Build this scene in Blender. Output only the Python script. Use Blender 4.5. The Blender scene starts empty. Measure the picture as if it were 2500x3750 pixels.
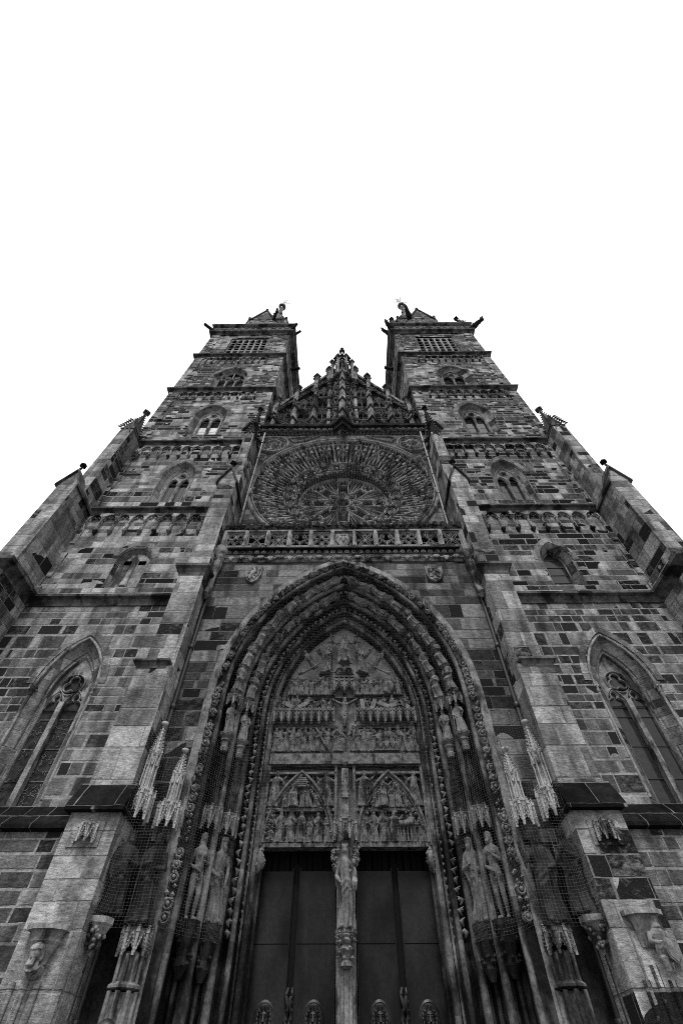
import bpy, math, random
from mathutils import Vector, Matrix, geometry, noise

PI = math.pi
sin, cos, rad = math.sin, math.cos, math.radians
rng = random.Random(11)
SC = bpy.context.scene
COL = SC.collection

# ---------------------------------------------------------------- camera
cam_data = bpy.data.cameras.new("camera")
cam_data.sensor_fit = 'VERTICAL'
cam_data.sensor_height = 36.0
cam_data.sensor_width = 24.0
cam_data.lens = 16.0
cam_data.clip_start = 0.05
cam_data.clip_end = 3000.0
camera = bpy.data.objects.new("camera", cam_data)
COL.objects.link(camera)
camera.location = (0.0, -14.8, 1.1)
camera.rotation_mode = 'XYZ'
_m = (Matrix.Rotation(rad(0.35), 4, 'Z') @ Matrix.Rotation(rad(90 + 52.6), 4, 'X') @ Matrix.Rotation(rad(-0.12), 4, 'Z'))
camera.rotation_euler = _m.to_euler('XYZ')
SC.camera = camera

# ---------------------------------------------------------------- sky and sun (white overcast day)
SUN_EL, SUN_AZ = 57.0, 180.0
world = bpy.data.worlds.new("World")
SC.world = world
world.use_nodes = True
wn = world.node_tree
wn.nodes.clear()
w_out = wn.nodes.new("ShaderNodeOutputWorld")
w_bg = wn.nodes.new("ShaderNodeBackground")
w_sky = wn.nodes.new("ShaderNodeTexSky")
w_sky.sky_type = 'NISHITA'
w_sky.sun_disc = False
w_sky.sun_elevation = rad(SUN_EL)
w_sky.sun_rotation = rad(SUN_AZ)
w_sky.air_density = 2.0
w_sky.dust_density = 6.0
w_bw = wn.nodes.new("ShaderNodeRGBToBW")
w_cl = wn.nodes.new("ShaderNodeTexNoise")
w_cl.inputs['Scale'].default_value = 2.2
w_cl.inputs['Detail'].default_value = 4.0
w_map = wn.nodes.new("ShaderNodeMapRange")
w_map.inputs['From Min'].default_value = 0.3
w_map.inputs['From Max'].default_value = 0.7
w_map.inputs['To Min'].default_value = 8.3
w_map.inputs['To Max'].default_value = 9.6
w_mix = wn.nodes.new("ShaderNodeMix")
w_mix.data_type = 'FLOAT'
w_mix.inputs[0].default_value = 0.88
w_tc = wn.nodes.new("ShaderNodeTexCoord")
wn.links.new(w_tc.outputs['Generated'], w_cl.inputs['Vector'])
wn.links.new(w_sky.outputs[0], w_bw.inputs[0])
wn.links.new(w_cl.outputs['Fac'], w_map.inputs['Value'])
wn.links.new(w_bw.outputs[0], w_mix.inputs[2])
wn.links.new(w_map.outputs[0], w_mix.inputs[3])
# an overcast sky is three times brighter overhead than at the horizon
w_sep = wn.nodes.new("ShaderNodeSeparateXYZ")
w_alt = wn.nodes.new("ShaderNodeMapRange")
w_alt.inputs['From Min'].default_value = 0.0
w_alt.inputs['From Max'].default_value = 1.0
w_alt.inputs['To Min'].default_value = 0.34
w_alt.inputs['To Max'].default_value = 1.0
w_mul = wn.nodes.new("ShaderNodeMath"); w_mul.operation = 'MULTIPLY'
wn.links.new(w_tc.outputs['Generated'], w_sep.inputs[0])
wn.links.new(w_sep.outputs[2], w_alt.inputs['Value'])
wn.links.new(w_mix.outputs[0], w_mul.inputs[0])
wn.links.new(w_alt.outputs[0], w_mul.inputs[1])
wn.links.new(w_mul.outputs[0], w_bg.inputs['Color'])
w_bg.inputs['Strength'].default_value = 0.15
wn.links.new(w_bg.outputs[0], w_out.inputs['Surface'])

sun_data = bpy.data.lights.new("sun", 'SUN')
sun_data.energy = 1.5
sun_data.angle = rad(12.0)
sun_data.color = (1.0, 0.998, 0.995)
sun = bpy.data.objects.new("sun", sun_data)
COL.objects.link(sun)
sun.rotation_euler = Vector((sin(rad(8)) * cos(rad(SUN_EL)), cos(rad(SUN_EL)), -sin(rad(SUN_EL)))).to_track_quat('-Z', 'Y').to_euler()

SC.view_settings.view_transform = 'Standard'
SC.view_settings.look = 'None'
SC.view_settings.gamma = 1.0
SC.view_settings.exposure = 0.5
SC.cycles.max_bounces = 5
SC.cycles.diffuse_bounces = 1
SC.cycles.use_denoising = False
SC.cycles.filter_width = 0.95
SC.cycles.sample_clamp_indirect = 3.0

# ---------------------------------------------------------------- materials
def g4(v): return (v, v, v, 1.0)

class NT:
    """small wrapper for building node trees"""
    def __init__(s, name, rough=0.9, spec=0.06):
        s.mat = bpy.data.materials.new(name)
        s.mat.use_nodes = True
        s.t = s.mat.node_tree
        s.bsdf = s.t.nodes["Principled BSDF"]
        s.bsdf.inputs['Roughness'].default_value = rough
        s.bsdf.inputs['Specular IOR Level'].default_value = spec
        s.geo = s.t.nodes.new("ShaderNodeNewGeometry")
    def n(s, kind, **kw):
        nd = s.t.nodes.new(kind)
        for k, v in kw.items(): setattr(nd, k, v)
        return nd
    def put(s, sock, val):
        if isinstance(val, bpy.types.NodeSocket): s.t.links.new(val, sock)
        else: sock.default_value = val
    def m(s, op, a, b=0.0, c=0.0):
        nd = s.n("ShaderNodeMath", operation=op)
        s.put(nd.inputs[0], a); s.put(nd.inputs[1], b)
        if op in ('MULTIPLY_ADD', 'WRAP', 'COMPARE'): s.put(nd.inputs[2], c)
        return nd.outputs[0]
    def mr(s, v, a, b, c, d, smooth=True):
        nd = s.n("ShaderNodeMapRange", interpolation_type='SMOOTHSTEP' if smooth else 'LINEAR')
        for i, x in enumerate((v, a, b, c, d)): s.put(nd.inputs[i], x)
        return nd.outputs[0]
    def mix(s, f, a, b):
        nd = s.n("ShaderNodeMix", data_type='FLOAT')
        s.put(nd.inputs[0], f); s.put(nd.inputs[2], a); s.put(nd.inputs[3], b)
        return nd.outputs[0]
    def noise(s, vec, scale, detail=3.0, rough=0.55, sx=1, sy=1, sz=1):
        mp = s.n("ShaderNodeMapping"); mp.inputs['Scale'].default_value = (sx, sy, sz)
        s.put(mp.inputs['Vector'], vec)
        nd = s.n("ShaderNodeTexNoise")
        s.put(nd.inputs['Vector'], mp.outputs[0])
        nd.inputs['Scale'].default_value = scale; nd.inputs['Detail'].default_value = detail
        nd.inputs['Roughness'].default_value = rough
        return nd.outputs['Fac']
    def white(s, x, y, z):
        cb = s.n("ShaderNodeCombineXYZ")
        s.put(cb.inputs[0], x); s.put(cb.inputs[1], y); s.put(cb.inputs[2], z)
        wnz = s.n("ShaderNodeTexWhiteNoise", noise_dimensions='3D')
        s.t.links.new(cb.outputs[0], wnz.inputs['Vector'])
        sp = s.n("ShaderNodeSeparateColor")
        s.t.links.new(wnz.outputs['Color'], sp.inputs[0])
        return sp.outputs[0], sp.outputs[1], sp.outputs[2]
    def color(s, v): s.t.links.new(v, s.bsdf.inputs['Base Color'])
    def bump(s, h, strength, dist):
        b = s.n("ShaderNodeBump")
        b.inputs['Strength'].default_value = strength; b.inputs['Distance'].default_value = dist
        s.t.links.new(h, b.inputs['Height']); s.t.links.new(b.outputs[0], s.bsdf.inputs['Normal'])

def ashlar(name, ch=0.36, bl=0.75, lo=0.13, hi=0.26, dark=0.02, p0=0.18, p1=0.18, za=0.0, zb=50.0,
           mortar=0.26, mw=0.014, fresh=0.05, freshv=0.36, seed=0.0, erode=0.5, streak=0.35, flank=1.0):
    """coursed sandstone: random block tones, soot-black blocks, patched light blocks, pale joints"""
    k = NT(name)
    sp = k.n("ShaderNodeSeparateXYZ"); k.put(sp.inputs[0], k.geo.outputs['Position'])
    sn = k.n("ShaderNodeSeparateXYZ"); k.put(sn.inputs[0], k.geo.outputs['True Normal'])
    x, y, z = sp.outputs
    side = k.m('GREATER_THAN', k.m('ABSOLUTE', sn.outputs[0]), 0.72)
    wob = k.noise(k.geo.outputs['Position'], 3.0, 3.0)
    wob2 = k.m('MULTIPLY', k.m('SUBTRACT', wob, 0.5), 0.055)
    u = k.m('ADD', k.mix(side, x, y), wob2)
    zz = k.m('ADD', z, k.m('MULTIPLY', wob2, 0.7))
    v = k.m('ADD', k.m('DIVIDE', zz, ch),
            k.m('ADD', k.m('MULTIPLY', k.m('SINE', k.m('MULTIPLY', zz, 1.3)), 0.45),
                k.m('MULTIPLY', k.m('SINE', k.m('MULTIPLY', zz, 3.3)), 0.16)))
    v = k.m('ADD', v, seed * 7.0)
    row = k.m('FLOOR', v); fv = k.m('FRACT', v)
    rr, _, _ = k.white(row, seed, 3.0)
    uu = k.m('ADD', k.m('MULTIPLY', k.m('DIVIDE', u, bl), k.m('MULTIPLY_ADD', rr, 0.5, 0.75)), k.m('MULTIPLY', rr, 41.7))
    uu = k.m('ADD', uu, k.m('MULTIPLY', k.m('SINE', k.m('ADD', k.m('MULTIPLY', uu, 2.3), row)), 0.32))
    uu = k.m('ADD', uu, k.m('MULTIPLY', side, 17.0))
    col = k.m('FLOOR', uu); fu = k.m('FRACT', uu)
    r1, r2, r3 = k.white(col, row, k.m('ADD', k.m('MULTIPLY', side, 5.0), seed))
    du = k.m('MULTIPLY', k.m('MINIMUM', fu, k.m('SUBTRACT', 1.0, fu)), bl)
    dv = k.m('MULTIPLY', k.m('MINIMUM', fv, k.m('SUBTRACT', 1.0, fv)), ch)
    jn = k.mr(k.m('MINIMUM', du, dv), mw * 0.5, mw * 1.4, 1.0, 0.0)
    # surface grain: horizontal bedding, pits, rain streaks
    pos = k.geo.outputs['Position']
    grain = k.noise(pos, 9.0, 5.0, 0.65, 1, 1, 2.6)
    fine = k.noise(pos, 45.0, 3.0, 0.6, 1, 1, 1.8)
    rain = k.noise(pos, 1.7, 4.0, 0.6, 1.0, 1.0, 0.22)
    big = k.noise(pos, 0.23, 3.0, 0.5)
    base = k.mix(k.m('POWER', r1, 1.25), lo, hi)
    fr = k.m('GREATER_THAN', r3, 1.0 - fresh)
    base = k.mix(fr, base, freshv)
    cloud = k.noise(pos, 3.7, 5.0, 0.7, 1, 1, 1.7)
    tex = k.m('ADD', k.mr(grain, 0.28, 0.72, 1.0 - streak * 1.5, 1.0 + streak * 1.2, False), k.m('MULTIPLY', k.m('SUBTRACT', fine, 0.5), 1.1))
    tex = k.m('MAXIMUM', k.m('MULTIPLY', tex, k.mr(cloud, 0.36, 0.62, 0.68, 1.15, False)), 0.12)
    base = k.m('MULTIPLY', base, tex)
    base = k.m('MULTIPLY', base, k.mr(rain, 0.34, 0.60, 0.42, 1.08))
    pz = k.mr(z, za, zb, p0, p1, False)
    pz = k.m('MULTIPLY', pz, k.mr(big, 0.36, 0.64, 0.25, 1.8))
    pz = k.m('MULTIPLY', pz, k.m('MULTIPLY_ADD', side, flank - 1.0, 1.0))
    isd = k.m('LESS_THAN', r2, pz)
    patch = k.noise(pos, 5.0, 6.0, 0.75, 1, 1, 1.5)
    cover = k.mr(k.m('ADD', patch, k.m('MULTIPLY', k.m('SUBTRACT', r1, 0.5), erode)), 0.22, 0.56, 0.1, 1.0)
    dk = k.m('MULTIPLY', isd, cover)
    dv2 = k.m('MULTIPLY', k.m('MULTIPLY_ADD', r1, 1.2, 0.6), dark)
    dtone = k.m('MULTIPLY', dv2, k.mr(fine, 0.3, 0.75, 0.6, 1.9))
    tone = k.mix(dk, base, dtone)
    # loose soot stains that ignore the joints
    soot = k.mr(k.noise(pos, 0.9, 6.0, 0.75, 1, 1, 0.6), 0.55, 0.82, 0.0, 0.75)
    tone = k.m('MULTIPLY', tone, k.m('SUBTRACT', 1.0, soot))
    jv = k.m('MULTIPLY', k.mix(dk, k.m('MULTIPLY', mortar, k.mr(rain, 0.3, 0.7, 0.45, 1.1)), mortar), k.mr(patch, 0.3, 0.7, 0.35, 1.15))
    tone = k.mix(k.m('MULTIPLY', jn, 0.85), tone, jv)
    k.color(tone)
    h = k.m('ADD', k.m('MULTIPLY', k.m('SUBTRACT', 1.0, jn), 0.5), k.m('ADD', k.m('MULTIPLY', grain, 0.55), k.m('MULTIPLY', fine, 0.35)))
    h = k.m('ADD', h, k.m('MULTIPLY', r3, 0.35))
    k.bump(h, 1.0, 0.035)
    return k.mat

def carved(name, lo, hi, dark=0.02, darkness=0.4, scale=2.2, rough=0.85, bump=0.6, zfreq=0.0):
    """carved stone without joints: mottled tone, black crust, rain wash"""
    k = NT(name, rough)
    pos = k.geo.outputs['Position']
    a = k.noise(pos, scale, 5.0, 0.65)
    b = k.noise(pos, scale * 9, 4.0, 0.6)
    c = k.noise(pos, scale * 0.7, 4.0, 0.65, 1, 1, 0.3)
    tone = k.mr(a, 0.3, 0.7, lo, hi)
    tone = k.m('MULTIPLY', tone, k.mr(b, 0.25, 0.75, 0.65, 1.3))
    if zfreq:
        sp = k.n("ShaderNodeSeparateXYZ"); k.put(sp.inputs[0], pos)
        seg = k.m('FLOOR', k.m('ADD', k.m('MULTIPLY', sp.outputs[2], zfreq), k.m('MULTIPLY', k.m('SINE', k.m('MULTIPLY', sp.outputs[2], 2.1)), 0.4)))
        sx = k.m('FLOOR', k.m('MULTIPLY', sp.outputs[0], 1.6))
        r1, r2, r3 = k.white(seg, sx, 1.0)
        tone = k.m('MULTIPLY', tone, k.m('MULTIPLY_ADD', r1, 0.75, 0.6))
    dk = k.m('MULTIPLY', k.mr(c, 0.62 - 0.3 * darkness, 0.74 - 0.3 * darkness, 0.0, 1.0), 0.9)
    tone = k.mix(dk, tone, k.m('MULTIPLY', k.mr(b, 0.3, 0.7, 0.6, 1.8), dark))
    k.color(tone)
    k.bump(k.m('ADD', k.m('MULTIPLY', b, 0.7), k.m('MULTIPLY', a, 0.3)), bump, 0.015)
    return k.mat

def plain(name, lo, hi, rough=0.5, spec=0.5, scale=3.0, metallic=0.0, bump=0.2, sz=1.0):
    k = NT(name, rough, spec)
    k.bsdf.inputs['Metallic'].default_value = metallic
    pos = k.geo.outputs['Position']
    a = k.noise(pos, scale, 5.0, 0.6, 1, 1, sz)
    b = k.noise(pos, scale * 12, 3.0)
    k.color(k.m('MULTIPLY', k.mr(a, 0.3, 0.7, lo, hi), k.mr(b, 0.3, 0.7, 0.8, 1.2)))
    k.put(k.bsdf.inputs['Roughness'], k.mr(a, 0.3, 0.7, rough * 0.75, min(1.0, rough * 1.25)))
    if bump: k.bump(k.m('ADD', a, k.m('MULTIPLY', b, 0.3)), bump, 0.01)
    return k.mat

M = {}
M['tower_l'] = ashlar("sandstone blocks left", 0.36, 0.72, 0.11, 0.52, 0.006, 0.20, 0.55, 14, 42, seed=1.0, mortar=0.42, mw=0.022)
M['pale_window'] = ashlar("splayed window stone left", 0.45, 1.6, 0.14, 0.30, 0.014, 0.06, 0.14, 6, 42, seed=11.0, mortar=0.26)
M['grey_window'] = ashlar("splayed window stone right", 0.45, 1.6, 0.12, 0.26, 0.014, 0.14, 0.18, 6, 42, seed=12.0, mortar=0.26)
M['tower_r'] = ashlar("sandstone blocks right", 0.36, 0.72, 0.10, 0.45, 0.006, 0.46, 0.58, 12, 42, seed=2.0, mortar=0.42, mw=0.024)
M['low_l'] = ashlar("large sandstone blocks left", 0.40, 0.62, 0.08, 0.38, 0.014, 0.18, 0.22, 6, 14, seed=3.0, mortar=0.45, mw=0.034)
M['low_r'] = ashlar("large sandstone blocks right", 0.40, 0.62, 0.08, 0.38, 0.014, 0.34, 0.46, 6, 14, seed=4.0, mortar=0.45, mw=0.034)
M['front'] = ashlar("portal front blocks", 0.42, 0.95, 0.045, 0.22, 0.008, 0.85, 0.05, 6, 13, seed=5.0, mortar=0.17, fresh=0.04, freshv=0.24, mw=0.020)
M['butt_l'] = ashlar("buttress blocks left", 0.50, 0.8, 0.16, 0.44, 0.010, 0.03, 0.14, 10, 24, seed=6.0, fresh=0.06, freshv=0.38, mortar=0.36, mw=0.018, flank=3.5)
M['butt_r'] = ashlar("buttress blocks right", 0.50, 0.8, 0.14, 0.44, 0.010, 0.20, 0.28, 2, 24, seed=7.0, fresh=0.06, freshv=0.38, mw=0.018, flank=1.4)
M['jamb'] = carved("jamb stone", 0.012, 0.070, 0.004, 0.6, 1.6, zfreq=1.9)  # sooty stone, darkened further to put the hollows' shade into its colour
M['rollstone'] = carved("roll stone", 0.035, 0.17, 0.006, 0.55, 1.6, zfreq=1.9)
M['portal'] = carved("carved portal stone", 0.08, 0.24, 0.012, 0.30, 3.0)
M['relief'] = carved("relief stone", 0.045, 0.19, 0.008, 0.3, 6.0)
M['ground'] = carved("relief ground stone", 0.18, 0.32, 0.02, 0.10, 1.5)
M['light'] = carved("renewed pale stone", 0.26, 0.46, 0.06, 0.2, 3.0)
M['pale'] = carved("pale grey stone", 0.13, 0.36, 0.02, 0.35, 2.5)
M['mid'] = carved("weathered stone", 0.10, 0.27, 0.012, 0.45, 2.0)
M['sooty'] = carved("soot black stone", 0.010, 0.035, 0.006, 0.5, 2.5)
M['rosestone'] = carved("rose tracery stone", 0.08, 0.40, 0.006, 0.45, 2.6)
M['gable'] = carved("gable tracery stone", 0.07, 0.30, 0.010, 0.45, 2.6)
M['pier'] = carved("gable pier stone", 0.07, 0.40, 0.012, 0.55, 1.3)
M['niche'] = carved("blackened statue stone", 0.015, 0.05, 0.008, 0.4, 3.0)
M['statue'] = carved("statue stone", 0.07, 0.17, 0.015, 0.25, 3.5)
M['cornice'] = carved("weathered cornice stone", 0.04, 0.15, 0.008, 0.5, 1.4)
M['slate'] = ashlar("black stone coping", 0.95, 1.0, 0.006, 0.016, 0.004, 0.1, 0.1, seed=13.0, mortar=0.30, mw=0.012, fresh=0.03, freshv=0.25)
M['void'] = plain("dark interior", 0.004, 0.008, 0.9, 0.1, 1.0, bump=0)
M['bronze'] = plain("dark bronze door sheet", 0.004, 0.022, 0.42, 0.14, 1.1, bump=0.06, sz=0.5)
M['bronze2'] = plain("cast bronze", 0.008, 0.03, 0.4, 0.3, 6.0)
M['glass'] = plain("leaded window glass", 0.012, 0.05, 0.75, 0.06, 5.0, bump=0.2)
M['glass_r'] = plain("plain grey window glass", 0.02, 0.035, 0.12, 0.35, 0.6, bump=0.03)
M['glass_sky'] = plain("panes with painted sky reflection", 0.30, 0.5, 0.3, 0.5, 3.0)  # pale tone puts the reflected white sky into the pane colour
M['wood'] = plain("grey boards", 0.05, 0.11, 0.7, 0.3, 5.0, sz=0.08)
M['iron'] = plain("dark iron", 0.015, 0.03, 0.5, 0.5, 6.0)
M['pipe'] = plain("grey zinc pipe", 0.10, 0.20, 0.4, 0.5, 2.0)
M['cord'] = plain("net cord", 0.20, 0.28, 0.7, 0.2, 4.0, bump=0)
M['tile'] = ashlar("spire tiles", 0.16, 0.22, 0.16, 0.30, 0.05, 0.15, 0.15, 0, 50, mortar=0.06, mw=0.012, seed=8.0)
M['paving'] = ashlar("paving", 0.3, 0.5, 0.05, 0.09, 0.02, 0.1, 0.1, seed=9.0)
M['skin'] = plain("skin", 0.30, 0.36, 0.5, 0.3, 8.0, bump=0.1)
M['hair'] = plain("black hair", 0.008, 0.02, 0.4, 0.4, 30.0, sz=0.2)
M['cloth'] = plain("dark jacket cloth", 0.03, 0.06, 0.8, 0.2, 20.0)
M['cloth2'] = plain("grey trouser cloth", 0.05, 0.08, 0.8, 0.2, 20.0)

# ---------------------------------------------------------------- mesh helpers
class MB:
    """collects geometry; build() links it as ONE mesh object"""
    def __init__(s): s.v = []; s.f = []; s.s = []
    def add(s, vs, fs, smooth=False):
        o = len(s.v)
        s.v.extend([tuple(p) for p in vs])
        s.f.extend([tuple(i + o for i in q) for q in fs])
        s.s.extend([smooth] * len(fs))
        return s
    def join(s, o, mat=None):
        vs = o.v if mat is None else [tuple(mat @ Vector(p)) for p in o.v]
        k = len(s.v)
        s.v.extend(vs); s.f.extend([tuple(i + k for i in q) for q in o.f]); s.s.extend(o.s)
        return s
    def mirror(s):
        m = MB(); m.v = [(-p[0], p[1], p[2]) for p in s.v]; m.f = [tuple(reversed(q)) for q in s.f]; m.s = list(s.s)
        return m
    def box(s, x0, x1, y0, y1, z0, z1, tx=0.0, ty=0.0):
        a = [(x0, y0, z0), (x1, y0, z0), (x1, y1, z0), (x0, y1, z0),
             (x0 + tx, y0 + ty, z1), (x1 - tx, y0 + ty, z1), (x1 - tx, y1 - ty, z1), (x0 + tx, y1 - ty, z1)]
        return s.add(a, [(0, 3, 2, 1), (4, 5, 6, 7), (0, 1, 5, 4), (1, 2, 6, 5), (2, 3, 7, 6), (3, 0, 4, 7)])
    def hull8(s, a):
        return s.add(a, [(0, 3, 2, 1), (4, 5, 6, 7), (0, 1, 5, 4), (1, 2, 6, 5), (2, 3, 7, 6), (3, 0, 4, 7)])
    def loft(s, rings, wrap=True, caps=True, smooth=False, ringloop=False):
        n = len(rings[0]); vs = [p for r in rings for p in r]; fs = []
        L = len(rings)
        for i in range(L if ringloop else L - 1):
            i2 = (i + 1) % L
            for j in range(n if wrap else n - 1):
                j2 = (j + 1) % n
                fs.append((i * n + j, i * n + j2, i2 * n + j2, i2 * n + j))
        s.add(vs, fs, smooth)
        if caps and wrap and not ringloop:
            s.add(rings[0], [tuple(range(n))[::-1]]); s.add(rings[-1], [tuple(range(n))])
        return s
    def tube(s, path, r, n=6, closed=False, smooth=True, caps=True, squash=1.0):
        P = [Vector(p) for p in path]; L = len(P)
        rs = r if isinstance(r, (list, tuple)) else [r] * L
        rings = []; up = None
        for i in range(L):
            a = P[i - 1] if (i > 0 or closed) else P[i]
            b = P[(i + 1) % L] if (i < L - 1 or closed) else P[i]
            t = (b - a)
            if t.length < 1e-9: t = Vector((0, 0, 1))
            t.normalize()
            if up is None: up = Vector((0, 1, 0)) if abs(t.y) < 0.9 else Vector((1, 0, 0))
            e = up - t * up.dot(t)
            if e.length < 1e-6: e = t.orthogonal()
            e.normalize(); up = e; q = t.cross(e)
            rings.append([P[i] + (e * cos(2 * PI * j / n) * squash + q * sin(2 * PI * j / n)) * rs[i] for j in range(n)])
        return s.loft(rings, True, caps, smooth, closed)
    def lathe(s, cx, cy, prof, n=12, smooth=True, a0=0.0):
        rings = [[(cx + r * cos(a0 + 2 * PI * j / n), cy + r * sin(a0 + 2 * PI * j / n), z) for j in range(n)] for r, z in prof]
        return s.loft(rings, True, True, smooth)
    def ball(s, c, rx, ry=None, rz=None, n=8, m=6, smooth=True):
        ry = rx if ry is None else ry; rz = rx if rz is None else rz
        rings = []
        for i in range(m + 1):
            f = PI * (i + 0.02) / (m + 0.04)
            rings.append([(c[0] + rx * sin(f) * cos(2 * PI * j / n), c[1] + ry * sin(f) * sin(2 * PI * j / n), c[2] - rz * cos(f)) for j in range(n)])
        return s.loft(rings, True, True, smooth)
    def octa(s, c, a, b, d):
        x, y, z = c
        return s.add([(x - a, y, z), (x + a, y, z), (x, y - b, z), (x, y + b, z), (x, y, z - d), (x, y, z + d)],
                     [(0, 2, 5), (2, 1, 5), (1, 3, 5), (3, 0, 5), (2, 0, 4), (1, 2, 4), (3, 1, 4), (0, 3, 4)])
    def plate(s, outer, y, holes=(), fr=None):
        """flat sheet in the facade plane, with holes"""
        fr = fr or (lambda u, v, d: (u, d, v))
        loops = [list(outer)] + [list(h) for h in holes]
        tris = geometry.tessellate_polygon([[Vector((u, v, 0)) for u, v in l] for l in loops])
        pts = [p for l in loops for p in l]
        return s.add([fr(u, v, y) for u, v in pts], [tuple(t) for t in tris])
    def prism(s, outer, y0, y1, holes=(), fr=None, back=False):
        fr = fr or (lambda u, v, d: (u, d, v))
        s.plate(outer, y0, holes, fr)
        if back: s.plate(outer, y1, holes, fr)
        for l in [outer] + list(holes):
            n = len(l)
            s.add([fr(u, v, y0) for u, v in l] + [fr(u, v, y1) for u, v in l],
                  [(j, (j + 1) % n, n + (j + 1) % n, n + j) for j in range(n)])
        return s
    def bar(s, pts, w, d, y, closed=False, fr=None, flat=False):
        """moulded stone bar along a line in the facade plane: front at y, back at y+d"""
        fr = fr or (lambda u, v, dd: (u, dd, v))
        P = [Vector((p[0], p[1])) for p in pts]; L = len(P)
        if flat: prof = [(-0.5, 1), (-0.5, 0), (0.5, 0), (0.5, 1)]
        else: prof = [(-0.5, 1), (-0.5, 0.45), (-0.17, 0), (0.17, 0), (0.5, 0.45), (0.5, 1)]
        rings = []
        for i in range(L):
            a = P[i - 1] if (i > 0 or closed) else None
            b = P[(i + 1) % L] if (i < L - 1 or closed) else None
            t1 = (P[i] - a).normalized() if a is not None and (P[i] - a).length > 1e-9 else None
            t2 = (b - P[i]).normalized() if b is not None and (b - P[i]).length > 1e-9 else None
            if t1 is None: t1 = t2
            if t2 is None: t2 = t1
            if t1 is None: t1 = t2 = Vector((1, 0))
            n1 = Vector((-t1.y, t1.x)); n2 = Vector((-t2.y, t2.x))
            nn = n1 + n2
            if nn.length < 0.2: nn = n1.copy()
            nn.normalize(); k = 1.0 / max(0.45, nn.dot(n1))
            rings.append([fr(P[i].x + nn.x * o * w * k, P[i].y + nn.y * o * w * k, y + q * d) for o, q in prof])
        s.loft(rings, False, False, False, closed)
        if not closed:
            m = len(prof)
            s.add(rings[0], [tuple(range(m))]); s.add(rings[-1], [tuple(range(m))[::-1]])
        return s
    def plan(s, path, prof, side=1, closed=False):
        """sweep an (out, z) profile along a path on the ground plan"""
        P = [Vector((p[0], p[1])) for p in path]; L = len(P); rings = []
        for i in range(L):
            a = P[i - 1] if (i > 0 or closed) else None
            b = P[(i + 1) % L] if (i < L - 1 or closed) else None
            t1 = (P[i] - a).normalized() if a is not None else None
            t2 = (b - P[i]).normalized() if b is not None else None
            t1 = t1 or t2; t2 = t2 or t1
            n1 = Vector((t1.y, -t1.x)) * side; n2 = Vector((t2.y, -t2.x)) * side
            nn = (n1 + n2).normalized(); k = 1.0 / max(0.3, nn.dot(n1))
            rings.append([(P[i].x + nn.x * o * k, P[i].y + nn.y * o * k, z) for o, z in prof])
        return s.loft(rings, True, not closed, False, closed)
    def mesh(s, name):
        me = bpy.data.meshes.new(name)
        me.from_pydata(s.v, [], s.f)
        me.polygons.foreach_set('use_smooth', s.s)
        me.update()
        return me
    def build(s, name, mat, parent=None):
        me = s.mesh(name)
        me.materials.append(mat)
        return link(name, me, parent)

def link(name, data, parent=None, loc=None):
    o = bpy.data.objects.new(name, data)
    COL.objects.link(o)
    if parent: o.parent = parent
    if loc: o.location = loc
    return o

def tag(o, label=None, cat=None, group=None, kind=None):
    if label: o['label'] = label
    if cat: o['category'] = cat
    if group: o['group'] = group
    if kind: o['kind'] = kind
    return o

def sided(mb, s): return mb if s < 0 else mb.mirror()

def fuse(mb, voxel, smooth=2):
    """melt overlapping volumes into one continuous skin"""
    o = bpy.data.objects.new("fuse", mb.mesh("fuse")); COL.objects.link(o)
    r = o.modifiers.new("r", 'REMESH'); r.mode = 'VOXEL'; r.voxel_size = voxel; r.use_smooth_shade = True
    if smooth:
        q = o.modifiers.new("s", 'SMOOTH'); q.iterations = smooth; q.factor = 0.4
    dg = bpy.context.evaluated_depsgraph_get()
    me = bpy.data.meshes.new_from_object(o.evaluated_get(dg))
    bpy.data.objects.remove(o)
    me.polygons.foreach_set('use_smooth', [True] * len(me.polygons))
    return me

def circ(cx, cz, r, n=24, a0=0.0, a1=2 * PI, full=True):
    m = n if full else n + 1
    return [(cx + r * cos(a0 + (a1 - a0) * i / n), cz + r * sin(a0 + (a1 - a0) * i / n)) for i in range(m)]

def arc_head(cx, w, zp, za, n=8):
    """points of a pointed arch from left springing to right springing"""
    h = za - zp
    out = []
    if h <= w * 1.001:
        for i in range(2 * n + 1):
            t = PI - PI * i / (2 * n); out.append((cx + w * cos(t), zp + h * sin(t)))
        return out
    c = (h * h - w * w) / (2 * w); Rr = w + c; A = math.acos(c / Rr)
    for i in range(n + 1):
        t = A * i / n; out.append((cx + c - Rr * cos(t), zp + Rr * sin(t)))
    return out + [(2 * cx - p[0], p[1]) for p in reversed(out[:-1])]

def pointed(cx, w, zs, zp, za, n=8):
    return [(cx - w, zs)] + arc_head(cx, w, zp, za, n) + [(cx + w, zs)]

def trefoil_head(cx, w, zp, za, n=5, cusp=0.30):
    """pointed arch whose inner line is cusped into three lobes"""
    pts = arc_head(cx, w, zp, za, 9)
    m = len(pts); out = []
    for i, (u, v) in enumerate(pts):
        t = i / (m - 1)
        k = max(math.exp(-((t - 0.27) / 0.07) ** 2), math.exp(-((t - 0.73) / 0.07) ** 2))
        out.append((u + (cx - u) * cusp * k * 1.3, v + (zp + (za - zp) * 0.35 - v) * cusp * k))
    return out

def quatrefoil(mb, cx, cz, r, w, d, y, fr=None, n=4, a0=PI / 4):
    pts = []
    for k in range(n):
        a = a0 + 2 * PI * k / n
        rr = r * (0.52 if n == 4 else 0.5)
        ox, oz = cx + cos(a) * r * 0.46, cz + sin(a) * r * 0.46
        sp = PI * 0.62
        for i in range(7):
            t = a - sp + 2 * sp * i / 6
            pts.append((ox + rr * cos(t), oz + rr * sin(t)))
    mb.bar(pts, w, d, y, True, fr)

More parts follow.
